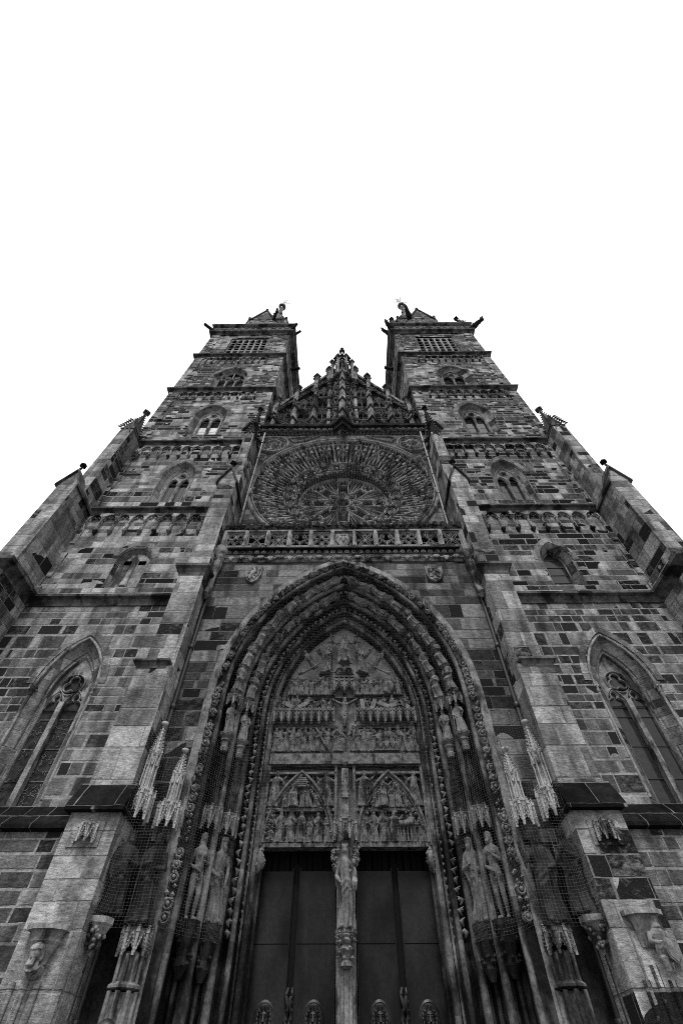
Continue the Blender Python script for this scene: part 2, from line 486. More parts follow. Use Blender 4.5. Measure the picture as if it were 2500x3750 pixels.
def crocket(mb, c, out, s):
    """leafy knob leaning away from an edge"""
    x, y, z = c; ox, oy = out
    mb.octa((x + ox * s * 0.6, y + oy * s * 0.6, z), s * (0.35 + 0.5 * abs(ox)), s * (0.35 + 0.5 * abs(oy)), s * 0.5)
    mb.octa((x + ox * s * 1.15, y + oy * s * 1.15, z + s * 0.35), s * 0.35, s * 0.35, s * 0.4)

def finial(mb, x, y, z, s):
    mb.lathe(x, y, [(s * 0.16, z - s * 0.5), (s * 0.13, z), (s * 0.30, z + s * 0.1), (s * 0.13, z + s * 0.25), (s * 0.12, z + s * 0.5)], 6, False)
    for k in range(8):
        a = PI / 4 * k; q = 0.30 if k % 2 else 0.40
        mb.octa((x + cos(a) * s * q, y + sin(a) * s * q, z + s * 0.42), s * 0.22, s * 0.22, s * 0.20)
        mb.octa((x + cos(a) * s * q * 0.6, y + sin(a) * s * q * 0.6, z + s * 0.72), s * 0.16, s * 0.16, s * 0.18)
    mb.octa((x, y, z + s * 0.92), s * 0.22, s * 0.22, s * 0.28)

def spirelet(mb, x, y, w, z0, z1, n=6, sides=4, a0=PI / 4, cs=None, fin=True, ball=None):
    """crocketed stone spirelet"""
    k = 1.414 if sides == 4 else 1.0
    rings = []
    for i in range(5):
        t = i / 4.0; r = w * 0.5 * k * (1 - t) + 0.03 * w
        rings.append([(x + r * cos(a0 + 2 * PI * j / sides), y + r * sin(a0 + 2 * PI * j / sides), z0 + (z1 - z0) * t) for j in range(sides)])
    mb.loft(rings)
    cs = cs or w * 0.16
    for i in range(n):
        t = (i + 0.5) / (n + 0.4); r = w * 0.5 * k * (1 - t)
        for j in range(sides):
            a = a0 + 2 * PI * j / sides
            crocket(mb, (x + r * cos(a), y + r * sin(a), z0 + (z1 - z0) * t), (cos(a), sin(a)), cs * (1.1 - 0.5 * t))
    if fin: finial(mb, x, y, z1, w * 0.7)
    return mb

# ---------------------------------------------------------------- carved figures
def lerp_prof(tab, z):
    for i in range(len(tab) - 1):
        a, b = tab[i], tab[i + 1]
        if z <= b[0]:
            t = (z - a[0]) / max(1e-6, b[0] - a[0]); t = min(1, max(0, t))
            return [a[k] + (b[k] - a[k]) * t for k in range(1, len(a))]
    return list(tab[-1][1:])

def hand(mb, c, d, s=0.05):
    """palm, four unequal bent fingers and a side thumb; d is the pointing direction"""
    d = Vector(d).normalized(); c = Vector(c)
    q = d.cross(Vector((0, 0, 1)))
    if q.length < 0.1: q = Vector((1, 0, 0))
    q.normalize(); nrm = q.cross(d)
    mb.tube([c - d * s * 0.3, c + d * s * 0.2, c + d * s * 0.55], [s * 0.26, s * 0.36, s * 0.34], 6, squash=0.6)
    for i, L in enumerate((0.62, 0.75, 0.7, 0.5)):
        b = c + d * s * 0.5 + q * s * (i - 1.5) * 0.19
        mb.tube([b, b + d * s * L * 0.5, b + d * s * L * 0.85 - nrm * s * 0.16], [s * 0.1, s * 0.09, s * 0.06], 5)
    b = c + q * s * -0.3
    mb.tube([b, b + d * s * 0.3 - q * s * 0.24, b + d * s * 0.58 - q * s * 0.26], [s * 0.11, s * 0.1, s * 0.07], 5)

def head(mb, c, s, turn=0.0, tilt=0.0, beard=0.0, hair=1.0, hat=None, veil=False, n=20, m=16):
    """face towards -y; s = head height"""
    T = Matrix.Translation(Vector(c)) @ Matrix.Rotation(turn, 4, 'Z') @ Matrix.Rotation(tilt, 4, 'X')
    hb = MB()
    rings = []
    for i in range(m + 1):
        f = PI * (0.02 + 0.96 * i / m); zz = -cos(f)
        ring = []
        for j in range(n):
            a = 2 * PI * j / n - PI / 2
            x, y = cos(a) * sin(f), sin(a) * sin(f)
            fx = x; k = 1.0
            jaw = 1.0 - 0.22 * max(0, -zz - 0.2)
            X, Y, Z = x * 0.36 * jaw, y * 0.43 * jaw, zz * 0.5
            if y < -0.2:
                nose = math.exp(-(x / 0.16) ** 2) * max(0, 1 - abs(zz + 0.12) / 0.34)
                Y -= 0.10 * nose
                for ex in (-0.4, 0.4):
                    Y += 0.055 * math.exp(-((x - ex) / 0.2) ** 2 - ((zz - 0.08) / 0.13) ** 2)
                Y -= 0.03 * math.exp(-((zz - 0.26) / 0.09) ** 2) * max(0, 1 - abs(x) / 0.7)
                Y += 0.03 * math.exp(-(x / 0.3) ** 2 - ((zz + 0.52) / 0.06) ** 2)
                Y -= 0.03 * math.exp(-(x / 0.3) ** 2 - ((zz + 0.8) / 0.1) ** 2)
            ring.append((X * s, Y * s, Z * s))
        rings.append(ring)
    hb.loft(rings, True, True, True)
    for sx in (-1, 1):
        hb.ball((sx * 0.36 * s, 0.03 * s, 0.0), 0.04 * s, 0.08 * s, 0.12 * s, 6, 4)
    if hair > 0:
        rings = []
        for i in range(11):
            t = i / 10.0
            zt = 0.56 - t * (0.62 + 0.5 * hair)
            ring = []
            for j in range(22):
                a = 2 * PI * j / 22
                w = 0.46 if zt < 0.2 else 0.46 * math.sqrt(max(0.02, 1 - ((zt - 0.2) / 0.37) ** 2))
                yy = sin(a)
                if yy < -0.35 and zt < 0.27: w *= 0.62
                w *= 1 + 0.07 * sin(5 * a + 9 * t) + 0.05 * sin(11 * a - 14 * t)
                ring.append((cos(a) * w * s, (sin(a) * w * 1.08 + 0.05) * s, zt * s))
            rings.append(ring)
        hb.loft(rings, True, True, True)
    if beard > 0:
        for q in range(3):
            hb.tube([((q - 1) * 0.13 * s, -0.30 * s, -0.22 * s), ((q - 1) * 0.15 * s, -0.44 * s, -0.42 * s),
                     ((q - 1) * 0.10 * s, -0.40 * s, (-0.5 - 0.35 * beard) * s)], [0.15 * s, 0.15 * s, 0.04 * s], 7)
    if hat == 'crown':
        hb.lathe(0, 0.02 * s, [(0.40 * s, 0.30 * s), (0.44 * s, 0.36 * s), (0.46 * s, 0.52 * s), (0.38 * s, 0.52 * s)], 14)
        for q in range(8):
            a = 2 * PI * q / 8
            hb.octa((0.45 * s * cos(a), 0.02 * s + 0.45 * s * sin(a), 0.6 * s), 0.08 * s, 0.08 * s, 0.14 * s)
    if hat == 'cap':
        hb.lathe(0, 0.02 * s, [(0.46 * s, 0.24 * s), (0.50 * s, 0.30 * s), (0.46 * s, 0.42 * s), (0.42 * s, 0.66 * s), (0.1 * s, 0.70 * s)], 14)
    if hat == 'point':
        hb.lathe(0, 0.03 * s, [(0.46 * s, 0.25 * s), (0.42 * s, 0.5 * s), (0.05 * s, 1.0 * s)], 10)
    mb.join(hb, T)

ROBE = [(0.0, .150, .115), (.04, .150, .112), (.22, .128, .100), (.42, .128, .098), (.52, .130, .098), (.61, .108, .084),
        (.70, .118, .088), (.77, .132, .082), (.80, .125, .074), (.825, .085, .06), (.85, .042, .045), (.89, .040, .043)]

def robed(seed, arms='fold', beard=0.0, hair=1.0, hat=None, seated=False, kneel=False, sway=0.02, wide=1.0, child=False, held=None, folds=1.0, feet=True):
    """standing (or seated / kneeling) draped figure, height 1, feet at z=0, facing -y"""
    r = random.Random(seed); mb = MB()
    ph = [r.uniform(0, 6.28) for _ in range(6)]
    nz, na = 34, 40; rings = []
    for i in range(nz):
        z = 0.89 * i / (nz - 1)
        rx, ry = lerp_prof(ROBE, z)
        rx *= wide; ry *= wide
        sx = sway * sin(z * 6.5 + ph[0]); sy = 0.0
        A = (0.27 * max(0, 1 - z / 0.66) + 0.07) * (1 if z < 0.78 else 0.2) * folds
        if seated:
            k = max(0.0, min(1.0, (0.50 - z) / 0.12)); sy = -0.13 * k
            if z < 0.5: ry *= 1 + 0.5 * max(0, 1 - abs(z - 0.40) / 0.14)
        if kneel:
            k = max(0.0, min(1.0, (0.45 - z) / 0.45)); ry *= 1 + 0.9 * k; sy = 0.10 * k
        ring = []
        for j in range(na):
            a = 2 * PI * j / na
            d = A * (0.55 * sin(7 * a + ph[1] + 2.2 * z) + 0.45 * sin(12 * a + ph[2] - 3 * z) + 0.3 * sin(4 * a + ph[3] + 5 * z))
            fr = max(0.0, -sin(a))
            if 0.30 < z < 0.66:
                b = math.exp(-((z - 0.47) / 0.10) ** 2)
                d += 0.17 * folds * b * fr * sin(64 * z + 3.2 * abs(cos(a) + 0.25 * sin(ph[4])) * 2 + ph[5])
            ring.append((cos(a) * rx * (1 + d) + sx, sin(a) * ry * (1 + d) + sy, z))
        rings.append(ring)
    mb.loft(rings, True, True, True)
    if feet:
        for sx in (-1, 1):
            mb.tube([(sx * .06, -.03 - (0.13 if seated else 0), .022), (sx * .075, -.12 - (0.13 if seated else 0), .022), (sx * .085, -.165 - (0.13 if seated else 0), .014)], [.03, .03, .016], 7)
    def arm(s, el, ha, cloth=True):
        sh = Vector((s * .118 * wide, 0, .775)); el = Vector(el); ha = Vector(ha)
        mb.tube([sh, sh.lerp(el, .5), el, el.lerp(ha, .5), ha], [.042, .046, .043, .038, .024], 8)
        if cloth:
            mb.tube([el.lerp(ha, .15) + Vector((0, 0, -.01)), el.lerp(ha, .4) + Vector((0, .01, -.08)), el.lerp(ha, .45) + Vector((0, .02, -.17))], [.04, .032, .012], 6, squash=0.5)
        hand(mb, ha, ha - el, .058)
    A = {'fold': (((-.165, -.03, .60), (-.03, -.145, .62)), ((.165, -.03, .58), (.05, -.14, .56))),
         'pray': (((-.16, -.03, .60), (-.02, -.15, .70)), ((.16, -.03, .60), (.02, -.15, .70))),
         'raise': (((-.19, -.03, .66), (-.24, -.10, .82)), ((.165, -.03, .58), (.08, -.14, .55))),
         'hold': (((-.165, -.04, .59), (-.11, -.15, .52)), ((.17, -.02, .60), (.12, -.15, .66))),
         'side': (((-.175, .0, .58), (-.16, -.07, .43)), ((.165, -.03, .59), (.02, -.14, .60))),
         'wide': (((-.22, -.02, .70), (-.33, -.06, .80)), ((.22, -.02, .70), (.33, -.06, .80)))}[arms]
    arm(-1, *A[0]); arm(1, *A[1])
    turn = r.uniform(-.35, .35)
    head(mb, (sway * sin(.92 * 6.5 + ph[0]), -.02, .925), .135, turn, .06, beard, hair, hat)
    if held == 'staff': mb.tube([(-.13, -.17, .05), (-.12, -.18, .95)], .012, 6)
    if held == 'book': mb.box(.02, .12, -.20, -.14, .56, .70)
    if held == 'scroll': mb.tube([(.10, -.17, .68), (.09, -.19, .52), (.07, -.18, .36)], [.02, .035, .02], 6, squash=.4)
    if child:
        c = Vector((.145, -.10, .60))
        mb.ball(c, .055, .06, .10, 10, 8); head(mb, c + Vector((.0, -.02, .145)), .085, -.4, .1, 0, .4)
        mb.tube([c + Vector((-.03, -.02, .06)), c + Vector((-.08, -.07, .02)), c + Vector((-.10, -.08, .06))], [.02, .018, .012], 6)
        mb.tube([c + Vector((0, -.03, -.06)), c + Vector((-.02, -.09, -.10)), c + Vector((-.02, -.07, -.19))], [.035, .03, .015], 6)
        mb.tube([c + Vector((.03, -.03, -.06)), c + Vector((.03, -.09, -.11)), c + Vector((.03, -.06, -.20))], [.035, .03, .015], 6)
    return mb

def nude(female, cross=False):
    """unclothed standing figure, height 1, facing -y, leaf held at the loins"""
    mb = MB()
    T = [(.44, .075, .062), (.49, .098, .072), (.54, .092, .068), (.61, .076, .058), (.68, .092, .066), (.74, .105, .068), (.79, .112, .060), (.82, .075, .05), (.845, .036, .04), (.89, .034, .038)]
    if not female: T = [(z, rx * (1.12 if z > .65 and z < .83 else 1.0), ry) for z, rx, ry in T]
    mb.loft([[(cos(2 * PI * j / 20) * rx, sin(2 * PI * j / 20) * ry, z) for j in range(20)] for z, rx, ry in T], True, True, True)
    if female:
        for s in (-1, 1): mb.ball((s * .045, -.058, .715), .036, .032, .036, 10, 8)
        mb.ball((0, -.05, .56), .06, .035, .055, 10, 8)
    else:
        for s in (-1, 1): mb.ball((s * .05, -.05, .735), .052, .028, .04, 10, 8)
    for s in (-1, 1):
        kx = .055 + (.006 if s > 0 else 0); ky = -.015 - (.02 if s > 0 else 0)
        if cross: kx, ky = .02, -.03
        mb.tube([(s * .05, 0, .48), (s * .055, -.006, .38), (s * kx, ky, .27), (s * kx, ky + .025, .18), (s * kx * .9, .015, .05), (s * kx * .9, .015, .02)],
                [.064, .058, .042, .042, .022, .024], 10)
        mb.tube([(s * kx * .9, .03, .02), (s * (kx + .008), -.05, .02), (s * (kx + .014), -.11, .012)], [.026, .026, .012], 8)
        for t in range(5):
            mb.ball((s * (kx + .014) + (t - 2) * .008, -.112 + abs(t - 1.5) * .004, .010), .006, .012, .006, 6, 4)
    def arm(s, el, ha):
        sh = Vector((s * .108, 0, .78)); el = Vector(el); ha = Vector(ha)
        mb.tube([sh, sh.lerp(el, .5), el, el.lerp(ha, .4), ha], [.034, .034, .027, .027, .016], 8)
        hand(mb, ha, ha - el, .058)
    if cross:
        arm(-1, (-.24, .0, .84), (-.38, .0, .93)); arm(1, (.24, .0, .84), (.38, .0, .93))
        mb.loft([[(cos(2 * PI * j / 18) * rx * (1 + .1 * sin(5 * 2 * PI * j / 18 + z * 60)), sin(2 * PI * j / 18) * ry * (1 + .1 * sin(5 * 2 * PI * j / 18)), z) for j in range(18)]
                 for z, rx, ry in [(.36, .10, .08), (.42, .112, .088), (.50, .106, .08), (.53, .10, .074)]], True, True, True)
        head(mb, (.015, -.035, .905), .13, .25, .35, .6, 1.1)
    else:
        arm(-1, (-.155, .015, .60), (-.03, -.10, .52))
        arm(1, (.155, .01, .62), (.02, -.115, .70) if not female else (.05, -.12, .62))
        for q in range(7):
            a = 2 * PI * q / 7
            mb.octa((.0 + .03 * cos(a), -.085, .455 + .035 * sin(a)), .022, .012, .022)
        head(mb, (0, -.012, .925), .135, .2 if female else -.2, .05, 0 if female else .5, 1.9 if female else 1.1)
    return mb

FIG = {}
def _mk(name, mb, vox, mat):
    me = fuse(mb, vox); me.name = name; me.materials.append(mat); FIG[name] = me
_mk('a', robed(1, 'fold', .8, 1.0), .0095, M['relief'])
_mk('b', robed(2, 'pray', 0, 1.3), .0095, M['relief'])
_mk('c', robed(3, 'hold', .5, 1.0, None, held='staff'), .0095, M['relief'])
_mk('d', robed(4, 'raise', 0, 1.2), .0095, M['relief'])
_mk('e', robed(5, 'side', .9, 1.0, 'cap'), .0095, M['relief'])
_mk('k', robed(6, 'pray', .3, 1.2, None, kneel=True), .0095, M['relief'])
_mk('s', robed(7, 'wide', .6, 1.2, 'crown', seated=True, wide=1.1), .0095, M['relief'])
_mk('w', robed(8, 'wide', .8, 1.0), .0095, M['relief'])
_mk('x', nude(False, True), .008, M['relief'])
_mk('p1', robed(11, 'hold', .9, 1.0, None, True, held='scroll', wide=1.08), .011, M['portal'])
_mk('p2', robed(12, 'fold', .3, 1.2, 'point', True, held='book', wide=1.08), .011, M['portal'])
_mk('p3', robed(13, 'pray', 0, 1.5, 'crown', True, wide=1.08), .011, M['portal'])
_mk('q1', robed(14, 'hold', .9, 1.0, held='staff'), .010, M['portal'])
_mk('q2', robed(15, 'fold', .0, 1.3, 'cap'), .010, M['portal'])
_mk('eve', nude(True), .0075, M['statue'])
_mk('adam', nude(False), .0075, M['statue'])
_mk('j1', robed(21, 'hold', 1.3, 1.2, 'cap', held='scroll', sway=.025), .0075, M['statue'])
_mk('j2', robed(22, 'fold', 1.5, 1.6, None, sway=.025, held='scroll'), .0075, M['statue'])
_mk('mad', robed(23, 'hold', 0, 1.5, 'crown', child=True, sway=.02, folds=1.1, wide=.86), .0075, M['mid'])
_mk('n1', robed(31, 'side', .6, 1.0, 'crown', sway=.01, wide=1.05), .010, M['niche'])
_mk('n2', robed(32, 'fold', 1.0, 1.0, None, sway=.015, wide=1.0, held='staff'), .010, M['niche'])
_mk('n3', robed(33, 'raise', .6, 1.2, 'crown', sway=.015), .010, M['niche'])
_mk('n4', robed(34, 'pray', .0, 1.4, None, sway=.015), .010, M['niche'])

def fig(kind, loc, h, rz=0.0, name='statue', parent=None, mat=None, rx=0.0, ry=0.0, sy=1.0):
    o = link(name, FIG[kind], parent, loc)
    o.rotation_euler = (rx, ry, rz); o.scale = (h, h * sy, h)
    return o

# ---------------------------------------------------------------- setting
g = MB(); g.add([(-400, -400, 0), (400, -400, 0), (400, 400, 0), (-400, 400, 0)], [(0, 1, 2, 3)])
tag(g.build("paving", M['paving']), kind='structure')
st = MB()
for i, (yy, zz) in enumerate(((-3.4, .16), (-3.0, .32), (-2.6, .48), (-2.2, .64), (-1.8, .80))):
    st.box(-5.2, 5.2, yy, 1.2, zz - .16, zz)
tag(st.build("steps", M['mid']), kind='structure')

church = link("church", None)
tag(church, "tall black and white Gothic church front with two square towers, rose window and carved portal", "church")
def part(name, mb, mat, parent=None): return mb.build(name, M[mat], parent or church)

# ================================================================ towers
TX0, TX1, TD = -14.1, -5.74, 8.4      # outer x, inner x, depth (left tower; the right one mirrors it)
TC = -9.92
LEV = [0, 6.28, 14.0, 14.72, 20.3, 20.95, 27.7, 28.4, 36.6, 37.5, 45.0, 45.85, 52.5]

def win_pane(s, name, cx, w, zs, zp, za, y, mat, parent):
    mb = MB(); mb.plate(pointed(cx, w, zs, zp, za), y)
    return part(name, sided(mb, s), mat, parent)

def reveal(mb, steps, n=8):
    """stepped, splayed jamb: list of (cx, w, zs, zp, za, y)"""
    mb.loft([[(u, y, v) for u, v in pointed(cx, w, zs, zp, za, n)] for cx, w, zs, zp, za, y in steps], True, False)

def bifora(s, cx, zs, zp, za, w, kind, stone, pane):
    mb = MB()
    smat = 'pale_window' if s < 0 else 'grey_window'
    iw = w * (0.80 if kind == 3 else 0.66); izp = zp - .1; iza = za - (w - iw) * 1.25
    reveal(mb, [(cx, w, zs, zp, za, 0), (cx, w - .06, zs + .03, zp, za - .07, .04), (cx, w - .06, zs + .03, zp, za - .07, .08), (cx, iw + .12, zs + .12, izp + .05, iza + .16, .30), (cx, iw + .03, zs + .12, izp, iza + .05, .33), (cx, iw + .03, zs + .12, izp, iza + .05, .46)])
    # raised voussoirs
    vo = arc_head(cx, w + .17, zp - .1, za + .21)
    mb.bar(vo, .33, .05, -.025, flat=True)
    f = part("window", sided(mb, s), smat)
    tr = MB(); z0 = zs + .12; lw = iw * .5; lzp = izp - .15; lza = lzp + lw * 1.5
    y = .36
    if kind == 3:
        l3 = iw / 1.5; 
        for k in (-1, 0, 1):
            c = cx + k * l3
            tr.bar(trefoil_head(c, l3 * .46, izp - .1, izp + l3 * .6), .09, .14, y)
            tr.box(c - .04, c + .04, y, y + .12, izp + l3 * .6, iza - .1) if k == 0 else None
        for k in (-.5, .5): tr.box(cx + k * l3 - .06, cx + k * l3 + .06, y - .02, y + .14, z0, izp)
        for k in (-.55, .55): quatrefoil(tr, cx + k * l3, izp + l3 * .95, l3 * .33, .06, .1, y)
        tr.bar(pointed(cx, iw - .02, z0, izp, iza), .12, .16, y - .02)
    else:
        for k in (-1, 1):
            tr.bar(pointed(cx + k * lw, lw - .03, z0, lzp, lza), .13, .16, y)
        tr.bar(pointed(cx, iw, z0, izp, iza), .16, .18, y - .02)
        tr.bar(circ(cx, lza + (iza - lza) * .38, iw * .30, 16), .12, .14, y, True)
        tr.lathe(cx, y + .06, [(.13, z0), (.13, z0 + .15), (.085, z0 + .25), (.085, lzp - .3), (.13, lzp - .15), (.13, lzp)], 8)
        # stone filling of the head, pierced by the lights and the eye
        tr.prism(pointed(cx, iw, lzp, izp, iza), y + .05, y + .14,
                 [pointed(cx - lw, lw - .08, lzp + .001, lzp + .002, lza - .05, 6), pointed(cx + lw, lw - .08, lzp + .001, lzp + .002, lza - .05, 6), circ(cx, lza + (iza - lza) * .38, iw * .27, 16)])
    part("tracery", sided(tr, s), 'pale' if s < 0 else 'mid', f)
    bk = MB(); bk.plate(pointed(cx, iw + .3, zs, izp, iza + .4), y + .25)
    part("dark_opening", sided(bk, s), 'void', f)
    if pane == 'wood':
        pb = MB()
        for k in (-1, 1):
            nb = 5; a = lw * 1.8 / nb
            for q in range(nb):
                x0 = cx + k * lw - lw * .9 + q * a
                pb.box(x0 + .008, x0 + a - .008, y + .16 + .01 * (q % 2), y + .2, z0, lzp - .2)
        part("shutter", sided(pb, s), 'wood', f)
    elif pane:
        pb = MB(); hgt = (lzp - z0) * (.75 if pane == 'glass_sky' else .9)
        for k in (-1, 1):
            for q in range(3):
                a0 = z0 + hgt * q / 3
                pb.box(cx + k * lw - lw * .85, cx + k * lw + lw * .85, y + .18 + (.03 if q else 0), y + .2 + (.03 if q else 0), a0 + .02, a0 + hgt / 3 - .02)
        part("pane", sided(pb, s), pane, f)
    return pointed(cx, w, zs, zp, za)

def lancet(s, stone):
    """big two-light window low in the tower"""
    cx, zs, zp, za, w = -10.04, 6.42, 10.3, 12.5, 1.16
    mb = MB()
    st = [(cx, w, zs, zp, za, 0), (cx, w - .04, zs, zp, za - .05, .03), (cx, w - .1, zs + .02, zp, za - .12, .03), (cx, w - .16, zs + .06, zp, za - .2, .12),
          (cx, w - .38, zs + .12, zp, za - .56, .30), (cx, w - .40, zs + .12, zp, za - .60, .36), (cx, w - .46, zs + .14, zp, za - .70, .38), (cx, w - .46, zs + .14, zp, za - .70, .60)]
    reveal(mb, st, 10)
    mb.bar(arc_head(cx, w + .13, zp + .1, za + .16, 10), .24, .05, -.025, flat=True)
    f = part("window", sided(mb, s), 'pale_window' if s < 0 else 'grey_window')
    rl = MB()
    for k in (-1, 1):
        rl.tube([(cx + k * (w - .07), .05, zs + .2), (cx + k * (w - .07), .05, zp - .25)], .055, 7)
        rl.lathe(cx + k * (w - .07), .05, [(.06, zp - .34), (.085, zp - .30), (.07, zp - .22), (.13, zp - .06), (.14, zp)], 8)
        for q in range(6):
            a = q * 1.05
            rl.octa((cx + k * (w - .07) + .11 * cos(a), .05 + .11 * sin(a), zp - .14), .05, .05, .06)
    rl.tube([(u, .05, v) for u, v in arc_head(cx, w - .07, zp, za - .09, 10)], .06, 7)
    part("shaft_and_roll", sided(rl, s), 'pale', f)
    iw = w - .46; iza = za - .70; y = .42; z0 = zs + .14; lw = iw / 2; lzp = zp - .62; lza = lzp + lw * 1.95
    tr = MB()
    tr.bar(pointed(cx, iw, z0, zp, iza, 10), .12, .16, y - .02)
    for k in (-1, 1):
        tr.bar(pointed(cx + k * lw, lw, z0, lzp, lza), .09, .14, y)
        tr.bar(trefoil_head(cx + k * lw, lw - .04, lzp, lza - .08), .06, .1, y + .03)
    tr.box(cx - .09, cx + .09, y - .10, y + .12, z0, lzp + .2)
    r0 = iw * .60; zc = lza + r0 * .60
    tr.bar(circ(cx, zc, r0, 24), .08, .12, y, True)
    quatrefoil(tr, cx, zc, r0 * .86, .06, .1, y + .02, n=3, a0=PI / 2)
    tr.prism(pointed(cx, iw, lzp, zp, iza, 10), y + .06, y + .13, [pointed(cx - lw, lw - .06, lzp + .001, lzp + .002, lza - .06, 6), pointed(cx + lw, lw - .06, lzp + .001, lzp + .002, lza - .06, 6), circ(cx, zc, r0 - .03, 20)])
    for kk in (-1, 1): tr.bar(trefoil_head(cx + kk * lw, lw - .05, lzp + .05, lza - .1, cusp=.45), .07, .1, y + .05)
    part("tracery", sided(tr, s), 'pale' if s < 0 else 'mid', f)
    pn = MB(); pn.plate(pointed(cx, iw, z0, zp, iza), y + .14)
    part("pane", sided(pn, s), 'glass' if s < 0 else 'glass_r', f)
    br = MB()
    for q in range(4):
        z = z0 + .75 + q * 1.0
        if z < zp: br.box(cx - iw, cx + iw, y + .11, y + .125, z, z + .02)
    if s < 0:
        rr = random.Random(3)
        for q in range(150):       # leading
            a = Vector((cx + rr.uniform(-iw, iw), rr.uniform(z0, zp - .9))); t = rr.uniform(0, 6.28); L = rr.uniform(.06, .2)
            pts = [(a.x + L * i / 3 * cos(t + i * .5), y + .125, a.y + L * i / 3 * sin(t + i * .5)) for i in range(4)]
            if all(abs(p[0] - cx) < iw for p in pts): br.tube(pts, .008, 3, caps=False)
    part("saddle_bars" if s > 0 else "leading", sided(br, s), 'iron' if s > 0 else 'mid', f)
    return pointed(cx, w, zs, zp, za, 10)

def arcade(tower, s, x0, x1, zt, zs, zb, n, mat):
    """hanging row of small trefoil arches under a string course"""
    p = (x1 - x0) / n; b = p * .16
    mb = MB(); cb = MB()
    for i in range(n):
        a, c = x0 + i * p, x0 + (i + 1) * p; cx = (a + c) / 2; w = p / 2 - b / 2
        head_ = arc_head(cx, w, zs, zs + w * 1.35, 6)
        mb.prism([(a, zt), (a, zs)] + head_ + [(c, zs), (c, zt)], -.13, .0)
        mb.bar(trefoil_head(cx, w - .03, zs, zs + w * 1.3, cusp=.42), .055, .12, -.09)
        mb.bar(arc_head(cx, w + .02, zs, zs + w * 1.38, 6), .05, .05, -.16)
    for i in range(n + 1):
        u = x0 + i * p
        mb.bar([(u, zs + .02), (u, zb)], b, .15, -.145)
        cb.hull8([(u - b * .2, -.06, zb - .30), (u + b * .2, -.06, zb - .30), (u + b * .2, .02, zb - .30), (u - b * .2, .02, zb - .30),
                  (u - b * .85, -.17, zb - .10), (u + b * .85, -.17, zb - .10), (u + b * .85, .02, zb - .10), (u - b * .85, .02, zb - .10)])
        cb.box(u - b * .85, u + b * .85, -.17, .02, zb - .098, zb)
    o = part("blind_arcade", sided(mb, s), mat, tower)
    part("arcade_brackets", sided(cb, s), 'sooty' if s > 0 else 'cornice', tower)

def cornice(tower, s, z0, z1, proj, front=None):
    """string course round the tower: hollow below, drip, sloped top"""
    path = front or [(TX1, TD), (TX1, 0), (TX0, 0), (TX0, TD)]
    h = z1 - z0
    prof = [(-.05, z0), (.05, z0), (.06, z0 + h * .2), (proj * .35, z0 + h * .40), (proj * .78, z0 + h * .48), (proj * .82, z0 + h * .60), (proj * .72, z0 + h * .64), (.0, z1), (-.05, z1)]
    mb = MB().plan(path, prof, -1)
    part("string_course", sided(mb, s), 'cornice', tower)

def gargoyle(tower, s, base, tip, kind):
    mb = MB(); a = Vector(base); b = Vector(tip)
    if kind == 'spout':
        d = (b - a); q = Vector((-d.y, d.x, 0)).normalized() * .16
        vs = [a - q + Vector((0, 0, -.18)), a + q + Vector((0, 0, -.18)), a + q + Vector((0, 0, .18)), a - q + Vector((0, 0, .18))]
        ws = [b - q * .8 + Vector((0, 0, -.12)), b + q * .8 + Vector((0, 0, -.12)), b + q * .8 + Vector((0, 0, .14)), b - q * .8 + Vector((0, 0, .14))]
        mb.hull8(vs + ws)
    else:
        m1 = a.lerp(b, .35) + Vector((0, 0, -.10)); m2 = a.lerp(b, .7) + Vector((0, 0, .12))
        mb.tube([a, m1, m2, b, b + Vector((0, 0, .45)), b + (b - a).normalized() * .25 + Vector((0, 0, .7))], [.28, .34, .25, .2, .2, .06], 8)
        d = (b - a).normalized(); q = Vector((-d.y, d.x, 0))
        for k in (-1, 1):
            mb.tube([m1 + q * k * .2, m1 + q * k * .35 + Vector((0, 0, .35)), m1 + q * k * .25 - d * .3 + Vector((0, 0, .6))], [.12, .1, .02], 5, squash=.4)
            mb.tube([m2 + q * k * .15, m2 + q * k * .22 + d * .2 + Vector((0, 0, -.3))], [.09, .04], 5)
            mb.octa(tuple(b + q * k * .14 + Vector((0, 0, .6))), .08, .08, .14)
    part("gargoyle", sided(mb, s), 'sooty', tower)

